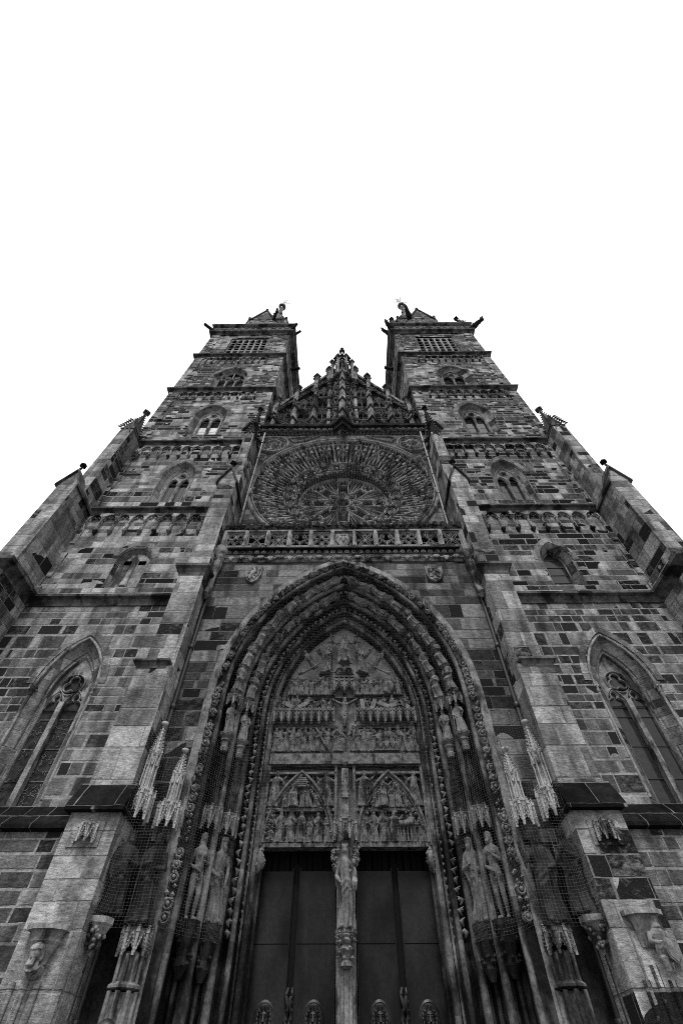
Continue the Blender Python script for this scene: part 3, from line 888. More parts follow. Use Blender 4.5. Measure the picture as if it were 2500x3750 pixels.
def tower(s):
    st = 'tower_l' if s < 0 else 'tower_r'
    lo = 'low_l' if s < 0 else 'low_r'
    holes = [lancet(s, lo)]
    t = link("tower", None, church)
    tag(t, "left tower of the pair, plain straight water spouts at its top" if s < 0 else "right tower of the pair, curved dragon gargoyles and small pinnacles at its top")
    # second storey window
    if s < 0:
        cx, w = -9.92, .80
        h5 = arc_head(cx, w, 16.95, 17.75, 6); h5 = [(cx - w, 15.1)] + h5 + [(cx + w, 15.1)]
        mb = MB()
        mb.loft([[(u, y, v) for u, v in [(cx + (p[0] - cx) * k, 15.1 + (p[1] - 15.1) * k + (1 - k) * .3) for p in h5]] for k, y in ((1, 0), (.97, .04), (.97, .08), (.88, .24))], True, False)
        mb.bar([(cx + (p[0] - cx) * 1.2, 16.9 + (p[1] - 16.9) * 1.25) for p in h5[1:-1]], .3, .04, -.02, flat=True)
        f = part("window", mb, 'pale_window')
        tag(f, "round headed niche with a stone column in it")
        k = MB(); k.plate([(cx - w, 15.1), (cx - w, 17.8), (cx + w, 17.8), (cx + w, 15.1)], .24, [[(cx - .52, 16.72), (cx - .52, 17.0), (cx - .16, 17.0), (cx - .16, 16.72)], [(cx + .16, 16.72), (cx + .16, 17.0), (cx + .52, 17.0), (cx + .52, 16.72)]])
        part("stone_filling", k, 'pale', f)
        k = MB(); k.plate([(cx - w, 15.1), (cx - w, 17.8), (cx + w, 17.8), (cx + w, 15.1)], .42); part("dark_opening", k, 'sooty', f)
        k = MB(); k.lathe(cx, .20, [(.17, 15.28), (.17, 15.48), (.12, 15.6), (.12, 16.95), (.15, 17.05)], 10); part("column", k, 'pale', f)
    else:
        cx, w, zs, zp, za = -10.0, .74, 15.1, 16.75, 17.9
        mb = MB(); reveal(mb, [(cx, w, zs, zp, za, 0), (cx, w - .05, zs, zp, za - .06, .05), (cx, w - .22, zs + .15, zp, za - .3, .32), (cx, w - .24, zs + .15, zp, za - .32, .4), (cx, w - .3, zs + .2, zp, za - .4, .42), (cx, w - .3, zs + .2, zp, za - .4, .6)])
        mb.bar(arc_head(cx, w + .15, zp - .1, za + .18), .29, .04, -.02, flat=True)
        f = part("window", sided(mb, s), 'pale_window')
        tag(f, "small pointed window with plain grey panes")
        h5 = pointed(cx, w, zs, zp, za)
        win_pane(s, "pane", cx, w - .29, zs, zp, za - .38, .55, 'glass_r', f)
        k = MB()
        for q in range(4): k.box(cx - w + .3, cx + w - .3, .52, .545, zs + .55 + q * .5, zs + .58 + q * .5)
        part("glazing_bars", sided(k, s), 'iron', f)
    holes.append(h5)
    holes.append(bifora(s, -9.85, 21.45, 24.1, 25.75, 1.02, 2, st, 'wood' if s < 0 else 'glass_r'))
    holes.append(bifora(s, -9.8, 29.4, 32.4, 34.25, 1.22, 2, st, 'glass_sky' if s < 0 else 'glass_r'))
    holes.append(bifora(s, -9.8, 37.85, 40.2, 42.45, 1.48, 3 if s < 0 else 2, st, None))
    bx0, bx1, bz0, bz1 = -11.75, -7.85, 46.05, 51.3
    bel = [(bx0, bz0), (bx0, bz1), (bx1, bz1), (bx1, bz0)]
    holes.append(bel)
    # walls
    def split(z0, z1): return [h for h in holes if min(p[1] for p in h) > z0 and max(p[1] for p in h) < z1]
    wl = MB(); wl.plate([(TX0, 5.6), (TX0, 14.2), (TX1, 14.2), (TX1, 5.6)], 0.0, split(5.6, 14.2))
    wl.add([(TX1, 0, 0), (TX1, TD, 0), (TX1, TD, 14.2), (TX1, 0, 14.2)], [(0, 1, 2, 3)])
    wl.add([(TX0, 0, 0), (TX0, TD, 0), (TX0, TD, 14.2), (TX0, 0, 14.2)], [(3, 2, 1, 0)])
    wl.box(TX0, -6.0, -.42, .1, 0, 5.8)
    part("lower_wall", sided(wl, s), lo, t)
    wu = MB(); wu.plate([(TX0, 14.2), (TX0, 53), (TX1, 53), (TX1, 14.2)], 0.0, split(14.2, 53))
    wu.add([(TX1, 0, 14.2), (TX1, TD, 14.2), (TX1, TD, 53), (TX1, 0, 53)], [(0, 1, 2, 3)])
    wu.add([(TX0, 0, 14.2), (TX0, TD, 14.2), (TX0, TD, 53), (TX0, 0, 53)], [(3, 2, 1, 0)])
    wu.add([(TX0, TD, 0), (TX1, TD, 0), (TX1, TD, 53), (TX0, TD, 53)], [(0, 1, 2, 3)])
    # corner strips of each storey
    for z0, z1 in ((14.72, 20.3), (20.95, 27.7), (28.4, 36.6), (37.5, 45.0), (45.85, 52.5)):
        w1 = .75 if z0 < 40 else .95
        rr = random.Random(int(z0))
        z = z0
        while z < z1 - .05:
            hgt = min(rr.uniform(.38, .75), z1 - z)
            if z1 - z - hgt < .15: hgt = z1 - z
            wu.box(TX0 - .003, TX0 + w1 + rr.choice((-.12, .12, .0)), -.075, .05, z, z + hgt)
            wu.box(TX1 - .42 - rr.choice((0, .18, .3)), TX1 + .06, -.05, .4, z, z + hgt)
            z += hgt
    part("upper_wall", sided(wu, s), st, t)
    # string courses, hanging arcades
    n4 = 9
    arcade(t, s, -13.35, -6.6, 20.3, 19.75, 18.95, 9, st)
    arcade(t, s, -13.1, -6.55, 27.7, 27.15, 26.4, 10, st)
    arcade(t, s, -13.1, -7.0, 36.6, 36.1, 35.5, 9, st)
    arcade(t, s, -12.9, -7.2, 45.0, 44.5, 43.75, 9, st)
    cornice(t, s, 14.0, 14.72, .36)
    cornice(t, s, 20.3, 20.95, .36); cornice(t, s, 27.7, 28.4, .36); cornice(t, s, 36.6, 37.5, .40); cornice(t, s, 45.0, 45.85, .42)
    # dark sloping base course
    bc = MB(); bc.add([(TX0, -.60, 5.80), (-6.3, -.60, 5.80), (-6.3, -.003, 6.42), (TX0, -.003, 6.42), (TX0, -.60, 5.70), (-6.3, -.60, 5.70), (-6.3, -.40, 5.66), (TX0, -.40, 5.66)],
                      [(0, 1, 2, 3), (4, 5, 1, 0), (7, 6, 5, 4)])
    part("base_coping", sided(bc, s), 'slate', t)
    # belfry grille of stone
    gr = MB(); n = 6; p = (bx1 - bx0) / n
    for i in range(n + 1):
        u = bx0 + i * p; gr.box(u - .085, u + .085, .10, .32, bz0, bz1 - .35, 0, 0)
    for i in range(n):
        cx = bx0 + (i + .5) * p
        hd = trefoil_head(cx, p / 2 - .08, bz1 - .65, bz1 - .15, cusp=.2)
        gr.prism([(cx - p / 2, bz1), (cx - p / 2, bz1 - .65)] + hd + [(cx + p / 2, bz1 - .65), (cx + p / 2, bz1)], .12, .25)
    for j in range(1, 6):
        z = bz0 + (bz1 - bz0 - .5) * j / 6 + .08
        gr.box(bx0, bx1, .14, .20, z - .08, z + .05)
    part("belfry_grille", sided(gr, s), 'pale', t)
    lid = MB().add([(TX0, 0, 52.6), (TX1, 0, 52.6), (TX1, TD, 52.6), (TX0, TD, 52.6)], [(0, 1, 2, 3)])
    part("tower_floor", sided(lid, s), 'void', t)
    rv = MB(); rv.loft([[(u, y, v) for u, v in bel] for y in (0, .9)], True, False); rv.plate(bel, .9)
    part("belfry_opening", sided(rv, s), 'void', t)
    # crowning cornice with blind tracery frieze
    cp = [(TX1, TD), (TX1, 0), (TX0, 0), (TX0, TD)]
    k = MB().plan(cp, [(-.05, 52.3), (.08, 52.3), (.18, 52.55), (.42, 52.7), (.45, 52.95), (.22, 53.0), (.22, 54.55), (.42, 54.7), (.52, 54.85), (.50, 55.1), (-.05, 55.15)], -1)
    part("crowning_cornice", sided(k, s), 'cornice', t)
    k = MB(); nf = 11
    for i in range(nf):
        cx = TX0 + (i + .5) * (TX1 - TX0) / nf
        if i % 2: quatrefoil(k, cx, 53.75, .42, .10, .1, -.31)
        else: k.bar([(cx - .40, 53.75), (cx, 54.2), (cx + .40, 53.75), (cx, 53.3)], .10, .1, -.31, True)
    for i in range(10):
        yy = (i + .5) * TD / 10
        fr = lambda u, v, d, yy=yy: (TX1 - d, yy + u, v)
        quatrefoil(k, 0, 53.75, .38, .10, .1, -.31, fr)
    part("tracery_frieze", sided(k, s), 'pale', t)
    # octagonal top storey with gables, spire, ball and vane
    cx, cy = TC, TD / 2 - .1
    oc = MB(); R0, ZE, ZP = 3.75, 61.2, 65.4
    pts = [(cx + R0 * cos(PI / 8 + k * PI / 4), cy + R0 * sin(PI / 8 + k * PI / 4)) for k in range(8)]
    hw = R0 * sin(PI / 8)
    oc.loft([[(p[0], p[1], 54.9) for p in pts], [(p[0], p[1], ZE + .1) for p in pts]], True, False)
    part("octagon", sided(oc, s), st, t)
    gb = MB(); rd = MB(); cop = MB()
    for k in range(8):
        a = k * PI / 4 + PI / 4; nx, ny = cos(a), sin(a); ap = R0 * cos(PI / 8)
        def fr(u, v, d, nx=nx, ny=ny, ap=ap): return (cx + nx * (ap - d) - ny * u, cy + ny * (ap - d) + nx * u, v)
        gb.prism([(-hw, ZE - .1), (0, ZP), (hw, ZE - .1)], 0.0, .3, fr=fr, back=True)
        cop.bar([(-hw - .1, ZE - .2), (0, ZP + .15), (hw + .1, ZE - .2)], .26, .42, -.10, fr=fr, flat=True)
        rd.bar(circ(0, 60.1, .95, 18), .22, .12, -.06, True, fr)
        quatrefoil(rd, 0, 60.1, .75, .14, .1, -.02, fr)
        q = fr(0, ZP + .35, 0); cop.ball(q, .22, .22, .3, 6, 4)
    part("gable", sided(gb, s), st, t); part("gable_coping", sided(cop, s), 'sooty', t); part("round_window", sided(rd, s), 'mid', t)
    sp = MB()
    sp.lathe(cx, cy, [(3.2, 61.2), (2.5, 63.5), (1.95, 67.0), (1.45, 70.5), (.95, 74.0), (.55, 77.5), (.22, 80.6), (.18, 81.4)], 8, False, PI / 8)
    part("spire", sided(sp, s), 'tile', t)
    dm = MB()
    for k in range(8):
        for z, r in ((71.5, 1.35), (76.0, .75)):
            a = k * PI / 4; dm.octa((cx + r * cos(a), cy + r * sin(a), z), .2, .2, .28)
    part("spire_dormers", sided(dm, s), 'sooty', t)
    bl = MB(); bl.lathe(cx, cy, [(.18, 81.2), (.32, 81.5), (.18, 81.75), (.2, 81.9)], 10); bl.ball((cx, cy, 82.4), .62, .62, .62, 16, 12)
    bl.tube([(cx, cy, 82.9), (cx, cy, 87.5)], [.07, .04], 6)
    part("spire_ball", sided(bl, s), 'bronze2', t)
    vn = MB()
    vn.box(cx - 1.25, cx + 1.25, cy - .04, cy + .04, 84.5, 84.6); vn.box(cx - .04, cx + .04, cy - .9, cy + .9, 84.5, 84.6)
    vn.prism([(cx + .05, 85.2), (cx + .55, 85.4), (cx + .35, 86.0), (cx + .6, 87.2), (cx + .05, 87.4)], cy - .025, cy + .025, back=True)
    part("weathervane", sided(vn, s), 'iron', t)
    kd = 'spout' if s < 0 else 'dragon'
    gargoyle(t, s, (TX0 - .1, -.1, 53.6), (TX0 - 1.15, -.85, 53.9) if s < 0 else (TX0 - 1.5, -.95, 54.3), kd)
    gargoyle(t, s, (TX1 + .1, -.1, 53.6), (TX1 + .8, -.8, 53.9), kd)
    gargoyle(t, s, (TX1 + .1, 3.2, 50.5), (TX1 + 1.1, 3.0, 50.5), 'spout')
    gargoyle(t, s, (TX1 + .1, 4.6, 44.6), (TX1 + 1.2, 4.4, 44.4), 'spout')
    for k in (2, 3):
        a = k * PI / 4 * 1.0 + PI / 8 + PI
        bx, by = cx + R0 * cos(a), cy + R0 * sin(a)
        gargoyle(t, s, (bx, by, 60.9), (bx + cos(a) * 1.3, by + sin(a) * 1.3, 61.6), kd)
    if s > 0:
        for px, py in ((TX0 + .2, .3), (TX1 - .3, .3)):
            pn = MB(); pn.box(px - .38, px + .38, py - .38, py + .38, 55.1, 56.6); spirelet(pn, px, py, .8, 56.6, 59.3, 6)
            part("corner_pinnacle", sided(pn, s), 'sooty', t)
    return t
tower(-1); tower(1)

# ================================================================ buttresses
def buttress(s, inner):
    st = 'butt_l' if s < 0 else 'butt_r'
    b = link("buttress", None, church)
    mb = MB(); cp = MB()
    def cap_at(x0, x1, yf, z0, z1, pr=.16):
        h = z1 - z0; cap = MB()
        part("moulded_cap", sided(cap, s), 'cornice', b) if cap.plan([(x1, .1), (x1, yf), (x0, yf), (x0, .1)], [(-.05, z0), (.02, z0), (.03, z0 + h * .22), (pr * .5, z0 + h * .45), (pr, z0 + h * .55), (pr, z0 + h * .75), (0, z1), (-.05, z1)], -1) else None
    def slope(mbx, x0, x1, y0, y1, z0, z1):
        mbx.hull8([(x0, y0, z0), (x1, y0, z0), (x1, .05, z0), (x0, .05, z0), (x0, y1, z1), (x1, y1, z1), (x1, .05, z1), (x0, .05, z1)])
    if inner:
        xa, xb = -6.50, -5.40
        mb.box(xa - .05, xb + .05, -2.50, .05, 0, 5.42)
        slope(cp, xa - .17, xb + .14, -2.70, -2.30, 5.50, 6.12); cp.box(xa - .17, xb + .14, -2.70, .04, 5.40, 5.497)
        mb.box(xa, xb, -2.32, .05, 6.0, 9.55)
        cap_at(xa, xb - .22, -2.32, 9.45, 9.8, .14)
        mb.box(xa + .12, xb - .012, -2.17, .05, 9.55, 13.72)
        cap_at(xa + .12, xb - .012, -2.17, 13.65, 14.3, .2)
        mb.box(xa + .16, xb - .06, -1.95, .05, 13.72, 20.65)
        gx0, gx1, gy = xa + .16, xb - .06, -1.95
        ux0, ux1, uy = xa + .34, xb - .16, -1.30
        pk = 31.4; top = 27.2
    else:
        xa, xb = -14.45, -13.50
        mb.box(xa - .15, xb + .1, -2.55, .05, 0, 5.6)
        slope(cp, xa - .3, xb + .2, -2.7, -2.4, 5.55, 6.1)
        mb.box(xa - .08, xb + .03, -2.35, .05, 5.6, 14.0)
        cap_at(xa - .02, xb, -2.12, 13.95, 14.72, .36)
        mb.box(xa, xb, -1.95, .05, 14.1, 20.5)
        gx0, gx1, gy = xa, xb, -1.95
        ux0, ux1, uy = xa + .1, xb - .04, -1.25
        pk = 31.0; top = 28.0
    # gabled stage
    gm = (gx0 + gx1) / 2; gz = 20.65 if inner else 20.5
    gh = 1.15
    mb.hull8([(gx0, gy, gz - .01), (gx1, gy, gz - .01), (gx1, .05, gz - .01), (gx0, .05, gz - .01), (gm - .02, gy, gz + gh), (gm + .02, gy, gz + gh), (gm + .02, .05, gz + gh), (gm - .02, .05, gz + gh)])
    for k in (-1, 1):
        e = gx1 if k > 0 else gx0
        q = MB(); x0, z0 = e + k * .12, gz - .16; x1, z1 = gm, gz + gh + .12
        q.add([(x0, gy - .12, z0), (x1, gy - .12, z1), (x1, -.02, z1), (x0, -.02, z0), (x0 - k * .02, gy - .12, z0 - .13), (x1, gy - .12, z1 - .17), (x1, -.02, z1 - .17), (x0 - k * .02, -.02, z0 - .13)],
              [(0, 1, 2, 3), (4, 7, 6, 5), (0, 4, 5, 1), (1, 5, 6, 2), (2, 6, 7, 3), (3, 7, 4, 0)])
        part("gable_coping", sided(q, s), 'cornice', b)
    fn = MB(); finial(fn, gm, gy - .02, gz + gh + .32, .36)
    # upper stage and crocketed pinnacle
    mb.box(ux0, ux1, uy, .05, gz, top)
    pw = ux1 - ux0; um = (ux0 + ux1) / 2
    pin = MB(); tr = MB()
    pin.box(ux0 - .05, ux1 + .05, uy - .05, .03, top - .12, top)
    pin.hull8([(ux0, uy, top), (ux1, uy, top), (ux1, -.1, top), (ux0, -.1, top), (um - .02, uy, top + 1.1), (um + .02, uy, top + 1.1), (um + .02, -.1, top + 1.1), (um - .02, -.1, top + 1.1)])
    tr.bar(trefoil_head(um, pw * .36, top - .55, top + .1), .08, .1, uy - .05)
    tr.bar([(ux0 + .05, top - .6), (ux0 + .05, top - 3.2)], .08, .08, uy - .04); tr.bar([(ux1 - .05, top - .6), (ux1 - .05, top - 3.2)], .08, .08, uy - .04)
    for k in range(7):
        t = (k + .5) / 7
        for e in (-1, 1):
            crocket(pin, (um + e * (pw / 2 + .06) * (1 - t), uy - .05, top + 1.2 * t), (e, -.2), .17)
    cyy = uy + .45
    spirelet(pin, um, cyy, pw * 0.9, top + .3, pk, 10, cs=.12)
    for k in range(6):       # dragging crockets along the ridge behind
        crocket(pin, (um, uy + .3 + k * .16, top + 1.15), (0, -.2), .16)
    part("masonry", sided(mb, s), st, b); part("coping", sided(cp, s), 'slate', b)
    part("finial", sided(fn, s), 'sooty', b); part("crocketed_pinnacle", sided(pin, s), 'sooty' if inner else 'cornice', b); part("trefoil_panel", sided(tr, s), 'pale', b)
    nm = ("left " if s < 0 else "right ") + ("inner buttress beside the portal" if inner else "outer buttress at the tower corner")
    tag(b, nm)
for s in (-1, 1):
    buttress(s, True); buttress(s, False)

# ================================================================ rose wall and rose window
RX, RZ, RR = 0.0, 23.2, 5.42
rw = MB()
rw.plate([(-5.8, 15.0), (-5.8, 30.2), (5.8, 30.2), (5.8, 15.0)], .10, [circ(RX, RZ, RR, 96)])
part("rose_wall", rw, 'front')
rose = link("rose_window", None, church); tag(rose, "great round rose window")
SURF = [(5.42, .10), (5.30, .22), (4.9, .38), (3.6, .95), (3.05, 1.05), (2.72, 1.12), (2.72, 1.95)]
def ysurf(r):
    pr = SURF[0]
    for q in SURF[1:]:
        if r >= q[0]:
            t = (pr[0] - r) / max(1e-6, pr[0] - q[0]); return pr[1] + (q[1] - pr[1]) * min(1, t)
        pr = q
    return 1.12
def pol(r, th, off): return (RX + r * sin(th), ysurf(r) + off, RZ + r * cos(th))
k = MB()
k.loft([[(RX + r * sin(2 * PI * j / 144), y, RZ + r * cos(2 * PI * j / 144)) for j in range(144)] for r, y in SURF], True, False)
part("splay", k, 'sooty', rose)
k = MB()
k.bar(circ(RX, RZ, RR + .06, 96), .24, .16, -.02, True); k.bar(circ(RX, RZ, RR - .14, 96), .12, .15, .02, True)
part("outer_ring", k, 'mid', rose)
NS = 24; DL = 2 * PI / NS
sec_col, sec_tr, sec_blk, sec_fr = MB(), MB(), MB(), MB()
rr = random.Random(5)
for i in range(NS):
    t0 = i * DL
    f = lambda u, v, d, t0=t0: pol(v, t0 + u / max(v, .5), d)
    # long radiating shafts
    for du in (-.5, -.25, 0, .25):
        a = t0 + du * DL
        r0, r1 = (3.45, 5.2) if du == -.5 else (3.75, 4.75) if du == 0 else (3.5, 4.9)
        w = .075 if du == -.5 else .05
        sec_col.tube([pol(r, a, -.12) for r in (r0, (r0 + r1) / 2, r1)], w, 6)
        for r in (r0 + .05, r1 - .1):
            p = pol(r, a, -.14); sec_blk.octa(p, .11, .11, .11)
    # outer row: cusped arches with little busts
    for du in (-.25, .25):
        cu = du * DL * 4.8
        sec_tr.bar([(u, v) for u, v in trefoil_head(cu, .27, 4.78, 5.2, cusp=.35)], .06, .14, -.20, fr=f)
        p = pol(4.9, t0 + du * DL, -.16); q = pol(4.6, t0 + du * DL, -.12); d = Vector(p) - Vector(q)
        sec_fr.ball(p, .10, .10, .10, 7, 5); sec_fr.tube([q, Vector(q) + d * .6], [.14, .09], 6)
        if rr.random() < .8:
            p = pol(4.35 + rr.uniform(-.1, .1), t0 + du * DL * .9, -.16); sec_fr.octa(p, .10, .08, .15)
    # V gablet
    sec_tr.bar([(-.34, 4.05), (0, 4.72), (.34, 4.05)], .09, .16, -.26, fr=f)
    sec_tr.bar([(-.17, 4.1), (0, 4.42), (.17, 4.1)], .05, .12, -.20, fr=f)
    crocket(sec_blk, pol(4.78, t0, -.28), (0, -.6), .16)
    # pointed inner heads of the long lights
    sec_tr.bar([(u, 7.25 - v) for u, v in arc_head(0, .30, 3.6, 3.95)], .06, .14, -.16, fr=f)
    # inner crown: kite-shaped gables, quatrefoils, cusped fringe
    a = .5 * DL
    for rA, rB, ww in ((3.52, 3.12, .17),):
        vs = [pol(rA, t0 + a, -.46), pol((rA + rB) / 2, t0 + a - ww / 3.3, -.34), pol(rB, t0 + a, -.40), pol((rA + rB) / 2, t0 + a + ww / 3.3, -.34), pol((rA + rB) / 2 + .02, t0 + a, -.56), pol((rA + rB) / 2, t0 + a, -.05)]
        sec_fr.add(vs, [(0, 1, 4), (1, 2, 4), (2, 3, 4), (3, 0, 4), (1, 0, 5), (2, 1, 5), (3, 2, 5), (0, 3, 5)])
    sec_tr.bar([(-.40, 3.40), (0, 3.52), (.40, 3.40)], .09, .18, -.30, fr=f)
    sec_tr.bar(circ(0, 3.14, .21, 14), .055, .12, -.26, True, f)
    quatrefoil(sec_tr, 0, 3.14, .19, .045, .1, -.22, f)
    sec_tr.bar([(u, 5.62 - v) for u, v in trefoil_head(0, .32, 2.70, 2.86, cusp=.5)], .07, .12, -.22, fr=f)
    p = pol(2.74, t0 + a, -.2); sec_blk.octa(p, .10, .10, .10)
    p = pol(2.60, t0 + a, -.2); sec_blk.octa((p[0], p[1], p[2]), .07, .07, .09)
    p = pol(2.95, t0 + a, -.28); sec_blk.ball(p, .10, .08, .10, 6, 5)
part("radial_shafts", sec_col, 'rosestone', rose); part("radial_tracery", sec_tr, 'rosestone', rose)
part("carved_knobs", sec_blk, 'rosestone', rose); part("carved_busts", sec_fr, 'pale', rose)
k = MB(); k.plate(circ(RX, RZ, 2.75, 64), 1.72); part("glass", k, 'glass', rose)
wt = MB(); y = 1.42
wt.bar(circ(RX, RZ, .44, 28), .15, .22, y - .06, True); wt.bar(circ(RX, RZ, 2.68, 64), .16, .2, y - .02, True)
fl = lambda u, v, d: (RX + u, d, RZ + v)
for i in range(8):
    a = i * PI / 4; ca, sa = cos(a), sin(a)
    f = lambda u, v, d, ca=ca, sa=sa: (RX + v * sa + u * ca, d, RZ + v * ca - u * sa)
    wt.bar([(0, .44), (-.19, .62), (-.22, .78), (-.12, 1.0), (0, 1.14), (.12, 1.0), (.22, .78), (.19, .62)], .09, .18, y - .02, True, f)
    wt.bar(circ(0, 2.2, .40, 18), .10, .18, y - .02, True, f); quatrefoil(wt, 0, 2.2, .36, .05, .12, y + .02, f)
    b = a + PI / 8; cb, sb = cos(b), sin(b)
    h = lambda u, v, d, cb=cb, sb=sb: (RX + v * sb + u * cb, d, RZ + v * cb - u * sb)
    wt.bar([(-.02, .95), (-.52, 2.05), (-.40, 2.5)], .10, .18, y - .02, fr=h); wt.bar([(.02, .95), (.52, 2.05), (.40, 2.5)], .10, .18, y - .02, fr=h)
    wt.bar([(0, .45), (0, 2.65)], .06, .14, y + .01, fr=h)
    for e in (-1, 1):
        wt.bar([(e * .13, 1.45), (e * .25, 2.25), (e * .2, 2.5)], .04, .10, y + .04, fr=h)
        wt.bar([(e * .04, 1.35), (e * .13, 1.2), (e * .19, 1.38)], .045, .12, y + .02, fr=h)
part("wheel_tracery", wt, 'pale', rose)
ld = MB(); rr = random.Random(9)
for q in range(120):
    a, r = rr.uniform(0, 6.28), 2.6 * math.sqrt(rr.random()); L = rr.uniform(.05, .2); t = rr.uniform(0, 6.28)
    ld.tube([(RX + r * cos(a), 1.705, RZ + r * sin(a)), (RX + r * cos(a) + L * cos(t), 1.705, RZ + r * sin(a) + L * sin(t))], .012, 3, caps=False)
part("leading", ld, 'mid', rose)
# spandrel medallions
for s in (-1, 1):
    cx, cz = s * 4.62, 27.95
    k = MB(); k.bar(circ(cx, cz, .98, 32), .16, .2, -.08, True); k.bar(circ(cx, cz, .82, 32), .06, .12, -.01, True)
    k.loft([[(cx + r * cos(2 * PI * j / 40), yy, cz + r * sin(2 * PI * j / 40)) for j in range(40)] for r, yy in ((.80, .09), (.5, .07), (.0001, .05))], True, False)
    if s > 0:
        for q in range(26):
            a = 2 * PI * q / 26 + .05 * sin(q * 3)
            k.tube([(cx + .34 * cos(a), .0, cz + .34 * sin(a)), (cx + .6 * cos(a + .08), .02, cz + .6 * sin(a + .08)), (cx + .78 * cos(a), .06, cz + .78 * sin(a))], [.06, .045, .02], 5)
        head(k, (cx, .0, cz), .62, 0, 0, 0, 0)
    else:
        rr = random.Random(4)
        for q in range(46):
            a, r = rr.uniform(0, 6.28), .72 * math.sqrt(rr.random()); k.octa((cx + r * cos(a), .03, cz + r * sin(a)), .10, .07, .09)
        k.bar(circ(cx, cz, .52, 20, -.6, 2.6, False), .16, .14, -.06); head(k, (cx + .1, .0, cz - .1), .42, 0, 0, 0, .5)
    m = part("medallion", k, 'mid'); tag(m, "round medallion with a sun face" if s > 0 else "round medallion with a worn carved head")
    k = MB(); cx2 = s * 3.2
    k.bar([(s * 3.62, 28.75), (s * 3.2, 28.95), (s * 1.6, 29.12), (s * 2.4, 28.62), (s * 3.2, 28.25)], .08, .12, .0, True)
    k.bar(circ(s * 5.25, 26.35, .36, 16), .08, .12, .0, True); quatrefoil(k, s * 5.25, 26.35, .32, .05, .1, .02, n=3, a0=PI / 2)
    k.bar([(s * 4.9, 26.5), (s * 5.1, 25.6), (s * 5.6, 24.3)], .08, .12, .0)
    part("spandrel_tracery", k, 'mid')
# cornice above the rose with rosettes and a small V-shaped bay
k = MB().plan([(-5.75, .1), (-.62, .1), (0, -.45), (.62, .1), (5.75, .1)], [(-.05, 29.3), (.06, 29.3), (.10, 29.42), (.10, 29.5), (.22, 29.52), (.24, 29.95), (.40, 30.02), (.44, 30.2), (.30, 30.3), (-.05, 30.32)], 1)
part("rosette_cornice", k, 'sooty')
k = MB()
for q in range(-13, 14):
    if abs(q) < 2: continue
    cx = q * .42; k.bar(circ(cx, 29.73, .12, 10), .05, .08, -.19, True); k.ball((cx, -.17, 29.73), .06, .06, .06, 6, 4)
    k.octa((cx + .21, -.14, 29.73), .07, .04, .05)
for q in range(60):
    t = rng.random(); x = rng.uniform(-.45, .45); k.octa((x * (1 - t), .02 - (.62 - abs(x)) * .8 * (1 - t), 29.5 - t * 1.1), .09, .09, .09)
part("rosettes", k, 'mid')

# ================================================================ traceried gable
GY = .5; GB = 30.25; GA = 42.0; SL = 1.62
gable = link("west_gable", None, church); tag(gable, "steep traceried gable between the towers")
def gz(x): return GA - abs(x) * SL
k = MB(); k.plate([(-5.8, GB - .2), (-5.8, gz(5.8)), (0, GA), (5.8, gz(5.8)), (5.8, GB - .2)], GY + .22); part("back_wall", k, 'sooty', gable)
k = MB()
k.bar([(-6.0, gz(6.0)), (0, GA), (6.0, gz(6.0))], .34, .6, GY - .22, flat=True)
k.bar([(-6.0, gz(6.0) - .4), (0, GA - .4), (6.0, gz(6.0) - .4)], .14, .4, GY - .05, flat=True)
part("raking_coping", k, 'sooty', gable)
k = MB(); YB = 1.0
def gu(x): return 45.4 - abs(x) * 1.78
k.bar([(-6.2, gu(6.2)), (0, gu(0)), (6.2, gu(6.2))], .24, .5, YB - .1, flat=True)
n = 15
for s in (-1, 1):
    for q in range(n):
        xa = 6.0 * q / n; xb = 6.0 * (q + 1) / n; xm = (xa + xb) / 2
        k.bar([(s * xa, gz(xa) + .1), (s * xm, gu(xm) - .05)], .09, .2, YB + .05); k.bar([(s * xm, gu(xm) - .05), (s * xb, gz(xb) + .1)], .09, .2, YB + .05)
        for w in range(6):
            x = rng.uniform(xa, xb); k.octa((s * x, YB + .2, rng.uniform(gz(x), gu(x))), .10, .12, .14)
part("openwork_parapet", k, 'gable', gable)
k = MB(); k.plate([(-6.0, gz(6.0) - .2), (0, GA - .2), (6.0, gz(6.0) - .2), (6.0, gu(6.0) - .05), (0, gu(0) - .05), (-6.0, gu(6.0) - .05)], YB + .38)
part("roof_edge", k, 'sooty', gable)
k = MB()
for s in (-1, 1):       # leaf crust along the coping
    for q in range(46):
        x = s * 6.0 * (q + rng.random()) / 46
        k.octa((x, GY - .26, gz(x) + rng.uniform(-.35, .25)), .14, .10, .13)
part("leaf_crockets", k, 'gable', gable)
# prow-shaped piers with stepped caps
TIER = [30.3, 32.35, 34.4, 36.45, 38.5, 40.4]
def pier(x, hw, dep, ztop, y0):
    mbp = MB()
    for i in range(len(TIER)):
        z0 = TIER[i]; z1 = TIER[i + 1] if i + 1 < len(TIER) else 42.0
        z1 = min(z1, ztop)
        if z0 >= ztop - .2: break
        sc = 1 - .05 * i
        mbp.loft([[(x - hw * sc, y0, zz), (x - hw * sc, y0 - dep * .25, zz), (x, y0 - dep * sc, zz), (x + hw * sc, y0 - dep * .25, zz), (x + hw * sc, y0, zz)] for zz in (z0, z1)], False, False)
        mbc = MB(); mbc.loft([[(x - hw * e, y0, zz), (x - hw * e, y0 - dep * .25 * e, zz), (x, y0 - dep * e - .03, zz), (x + hw * e, y0 - dep * .25 * e, zz), (x + hw * e, y0, zz)]
                  for e, zz in ((sc, z1 - .34), (sc * 1.28, z1 - .18), (sc * 1.28, z1 - .08), (sc * .95, z1 + .05))], False, False)
        part("pier_cap", mbc, 'sooty', gable)
    part("prow_pier", mbp, 'pier', gable)
PX = [(2.2, .23), (3.7, .22), (5.15, .20)]
